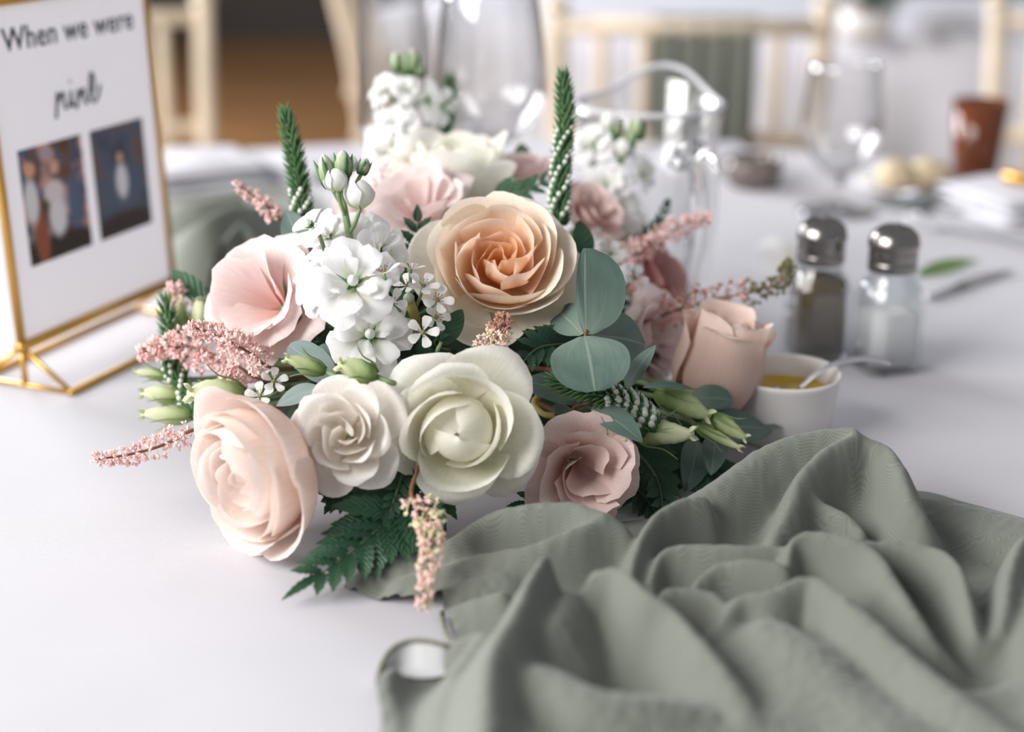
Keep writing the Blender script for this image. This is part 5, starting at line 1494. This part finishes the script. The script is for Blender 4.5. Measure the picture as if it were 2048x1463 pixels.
RD = [
    # high arched fold at the back: lit sheet and hollow lobe
    {'pts': [(1300, 1060, .022, .014), (1375, 1000, .030, .018), (1435, 960, .036, .020), (1482, 925, .041, .021), (1535, 890, .046, .021), (1602, 868, .050, .018), (1669, 856, .053, .016), (1709, 866, .053, .014), (1650, 900, .049, .014), (1602, 950, .043, .014), (1578, 1007, .035, .013), (1546, 1066, .026, .011)], 'sharp': 2.6},
    {'pts': [(1700, 862, .052, .014), (1769, 888, .049, .016), (1800, 928, .045, .017), (1816, 980, .038, .016), (1840, 1030, .029, .015), (1849, 1081, .018, .014)], 'sharp': 2.6},
    {'pts': [(1720, 960, .026, .030), (1760, 1020, .022, .028)], 'sharp': 2.2},
    {'pts': [(1860, 1010, .012, .018), (1950, 1022, .013, .022), (2048, 1055, .013, .026), (2200, 1100, .013, .03)]},
    # left loop
    {'pts': [(690, 1168, .004, .010), (814, 1112, .012, .012), (900, 1080, .020, .012), (974, 1032, .028, .013), (1054, 1008, .034, .014), (1134, 999, .037, .014), (1188, 1012, .036, .013), (1241, 1042, .030, .011), (1258, 1075, .022, .009)], 'sharp': 2.6},
    {'pts': [(800, 1175, .006, .011), (880, 1135, .014, .012), (960, 1108, .019, .013), (1060, 1090, .024, .013), (1150, 1052, .031, .012), (1205, 1032, .033, .011)], 'sharp': 2.3},
    {'pts': [(700, 1185, .003, .012), (800, 1205, .005, .012), (900, 1180, .010, .013), (1000, 1150, .014, .015)]},
    # peak and the big puffed fold near the camera
    {'pts': [(1092, 1097, .050, .010), (1060, 1150, .047, .015), (1030, 1221, .043, .018), (985, 1301, .040, .020), (972, 1374, .037, .021), (970, 1490, .034, .022)], 'sharp': 2.3},
    {'pts': [(1188, 1140, .041, .010), (1236, 1135, .044, .011), (1290, 1180, .042, .014), (1345, 1215, .039, .015), (1408, 1290, .034, .016), (1462, 1360, .028, .016), (1500, 1430, .022, .015)], 'sharp': 2.4},
    {'pts': [(1090, 1330, .033, .030), (1180, 1380, .031, .032), (1290, 1400, .028, .034), (1400, 1420, .022, .028)], 'sharp': 2.2},
    {'pts': [(1140, 1180, .034, .022), (1110, 1240, .034, .024)], 'sharp': 2.0},
    # foreground sheet below the puff
    {'pts': [(1060, 1490, .022, .030), (1220, 1500, .020, .030), (1400, 1490, .018, .030), (1560, 1440, .016, .030)], 'sharp': 2.0},
    # small folds in the middle
    {'pts': [(1258, 1150, .022, .0075), (1272, 1090, .030, .0085), (1308, 1032, .034, .0095), (1360, 1000, .036, .010), (1410, 990, .036, .010)], 'sharp': 2.6},
    {'pts': [(1300, 1150, .020, .0055), (1323, 1098, .027, .0065), (1370, 1084, .029, .0075), (1482, 1086, .030, .008), (1580, 1090, .029, .008)], 'sharp': 2.6},
    {'pts': [(1385, 1165, .022, .006), (1403, 1147, .025, .007), (1437, 1124, .028, .0085), (1502, 1118, .030, .009), (1568, 1130, .029, .009)], 'sharp': 2.6},
    {'pts': [(1330, 1170, .027, .008), (1390, 1172, .028, .008), (1440, 1192, .027, .009), (1452, 1240, .022, .010), (1470, 1300, .014, .010)], 'sharp': 2.4},
    # big smooth sheet
    {'pts': [(1450, 1225, .028, .009), (1482, 1188, .032, .011), (1545, 1178, .034, .012), (1609, 1152, .036, .013), (1655, 1168, .036, .014), (1722, 1228, .034, .016), (1816, 1308, .031, .017), (1916, 1395, .028, .018), (2040, 1480, .025, .02)], 'sharp': 2.8},
    {'pts': [(1540, 1240, .031, .030), (1620, 1300, .029, .034), (1700, 1380, .026, .036), (1800, 1470, .023, .040)], 'sharp': 2.4},
    {'pts': [(1530, 1320, .020, .030), (1600, 1400, .020, .036), (1560, 1480, .018, .040), (1750, 1520, .018, .04)], 'sharp': 2.0},
    # tube folds on the right
    {'pts': [(1576, 1107, .031, .007), (1592, 1070, .036, .008), (1632, 1060, .038, .010), (1702, 1072, .038, .012), (1752, 1100, .036, .013), (1785, 1150, .033, .013), (1818, 1205, .029, .012), (1862, 1275, .023, .011), (1900, 1322, .015, .010)], 'sharp': 2.8},
    {'pts': [(1722, 1078, .033, .007), (1816, 1080, .034, .008), (1883, 1098, .034, .009), (1916, 1132, .032, .009), (1936, 1196, .027, .009), (1950, 1256, .021, .008), (1978, 1286, .015, .008)], 'sharp': 2.8},
    {'pts': [(1985, 1290, .014, .008), (2008, 1221, .024, .009), (2022, 1134, .031, .010), (2052, 1066, .036, .011), (2120, 1050, .032, .014)], 'sharp': 2.8},
    {'pts': [(1575, 1012, .028, .008), (1636, 1002, .031, .009), (1684, 1018, .030, .008), (1726, 1054, .024, .007)], 'sharp': 2.6},
    {'pts': [(1910, 1390, .014, .016), (2000, 1385, .017, .018), (2140, 1350, .020, .025)], 'sharp': 2.4},
    {'pts': [(2064, 1170, .024, .011), (2062, 1290, .022, .013), (2120, 1440, .020, .03)], 'sharp': 2.6},
    {'pts': [(1960, 1440, .012, .02), (2060, 1450, .014, .02)], 'sharp': 2.0},
    # left lower loop near the camera
    {'pts': [(915, 1275, .016, .008), (965, 1262, .022, .010), (925, 1325, .021, .011), (893, 1390, .019, .012), (868, 1490, .016, .014)], 'sharp': 2.4},
    {'pts': [(800, 1490, .010, .011), (772, 1410, .012, .008), (768, 1360, .012, .006), (782, 1335, .010, .005)], 'sharp': 2.4},
    {'pts': [(905, 1222, .010, .008), (950, 1200, .016, .012), (1005, 1180, .022, .012)], 'sharp': 2.3},
]
OUT = [(676, 1176), (760, 1205), (850, 1220), (884, 1222), (890, 1260), (918, 1296), (905, 1340), (860, 1354), (812, 1352), (776, 1330), (754, 1350), (752, 1400), (764, 1480), (800, 1650), (1300, 1800), (2000, 1800), (2500, 1500), (2350, 1130), (2048, 1040), (1930, 1008), (1840, 985), (1700, 985), (1500, 1005), (1300, 1040), (1100, 1060), (950, 1080), (820, 1110), (740, 1150)]
cloth_piece('runner_cloth', RD, OUT, 0.0022, runner, M['sage'], k=330.0)
# rolled hem and the sheer flap inside its loop
hem = [(918, 1296), (890, 1290), (850, 1281), (815, 1282), (785, 1296), (765, 1322), (756, 1352)]
hz = [.008, .011, .013, .013, .012, .010, .007]
hp3 = vspline([T(px, py, h) for (px, py), h in zip(hem, hz)], 60)
MB().tube(hp3, [0.0011 + 0.0003 * math.sin(k * 2.2) for k in range(60)], 8).build('hem', M['sage_hem'], runner)
low = vspline([T(px, py, h) for (px, py), h in zip([(905, 1340), (885, 1350), (850, 1355), (815, 1352), (790, 1342), (770, 1335), (756, 1352)], [.004] * 7)], 60)
P = np.zeros((10, 60, 3))
for j in range(10):
    for k in range(60):
        P[j, k] = hp3[k].lerp(low[k], j / 9)
        P[j, k, 2] -= 0.0035 * math.sin(PI * j / 9)
grid_obj('sheer_flap', P, np.zeros((10, 60, 2)), M['sheer'], runner)
MB().tube(vspline([T(px, py, h) for px, py, h in ((884, 1224, .003), (889, 1258, .004), (905, 1284, .005), (932, 1290, .006))], 24), [0.0011 + 0.0003 * math.sin(k * 2.2) for k in range(24)], 8).build('hem', M['sage_hem'], runner)
BK = [
    {'pts': [(345, 470, .030, .016), (400, 440, .050, .018), (470, 405, .055, .020), (560, 410, .045, .02)]},
    {'pts': [(330, 535, .026, .016), (420, 500, .050, .018), (480, 440, .060, .015), (525, 500, .045, .018)]},
    {'pts': [(330, 590, .016, .02), (420, 560, .034, .018), (520, 530, .045, .02)]},
    {'pts': [(330, 415, .020, .02), (390, 400, .030, .018), (470, 385, .030, .02)]}]
cloth_piece('runner_tail', BK, [(290, 410), (380, 375), (520, 372), (640, 400), (700, 560), (560, 640), (420, 610), (320, 580)], 0.004, runner, M['sage'], iters=40)
# put the runner's origin at its own foot
rl = T(1350, 1250)
for ch in runner.children:
    ch.data.transform(Matrix.Translation(-rl))
runner.location = rl
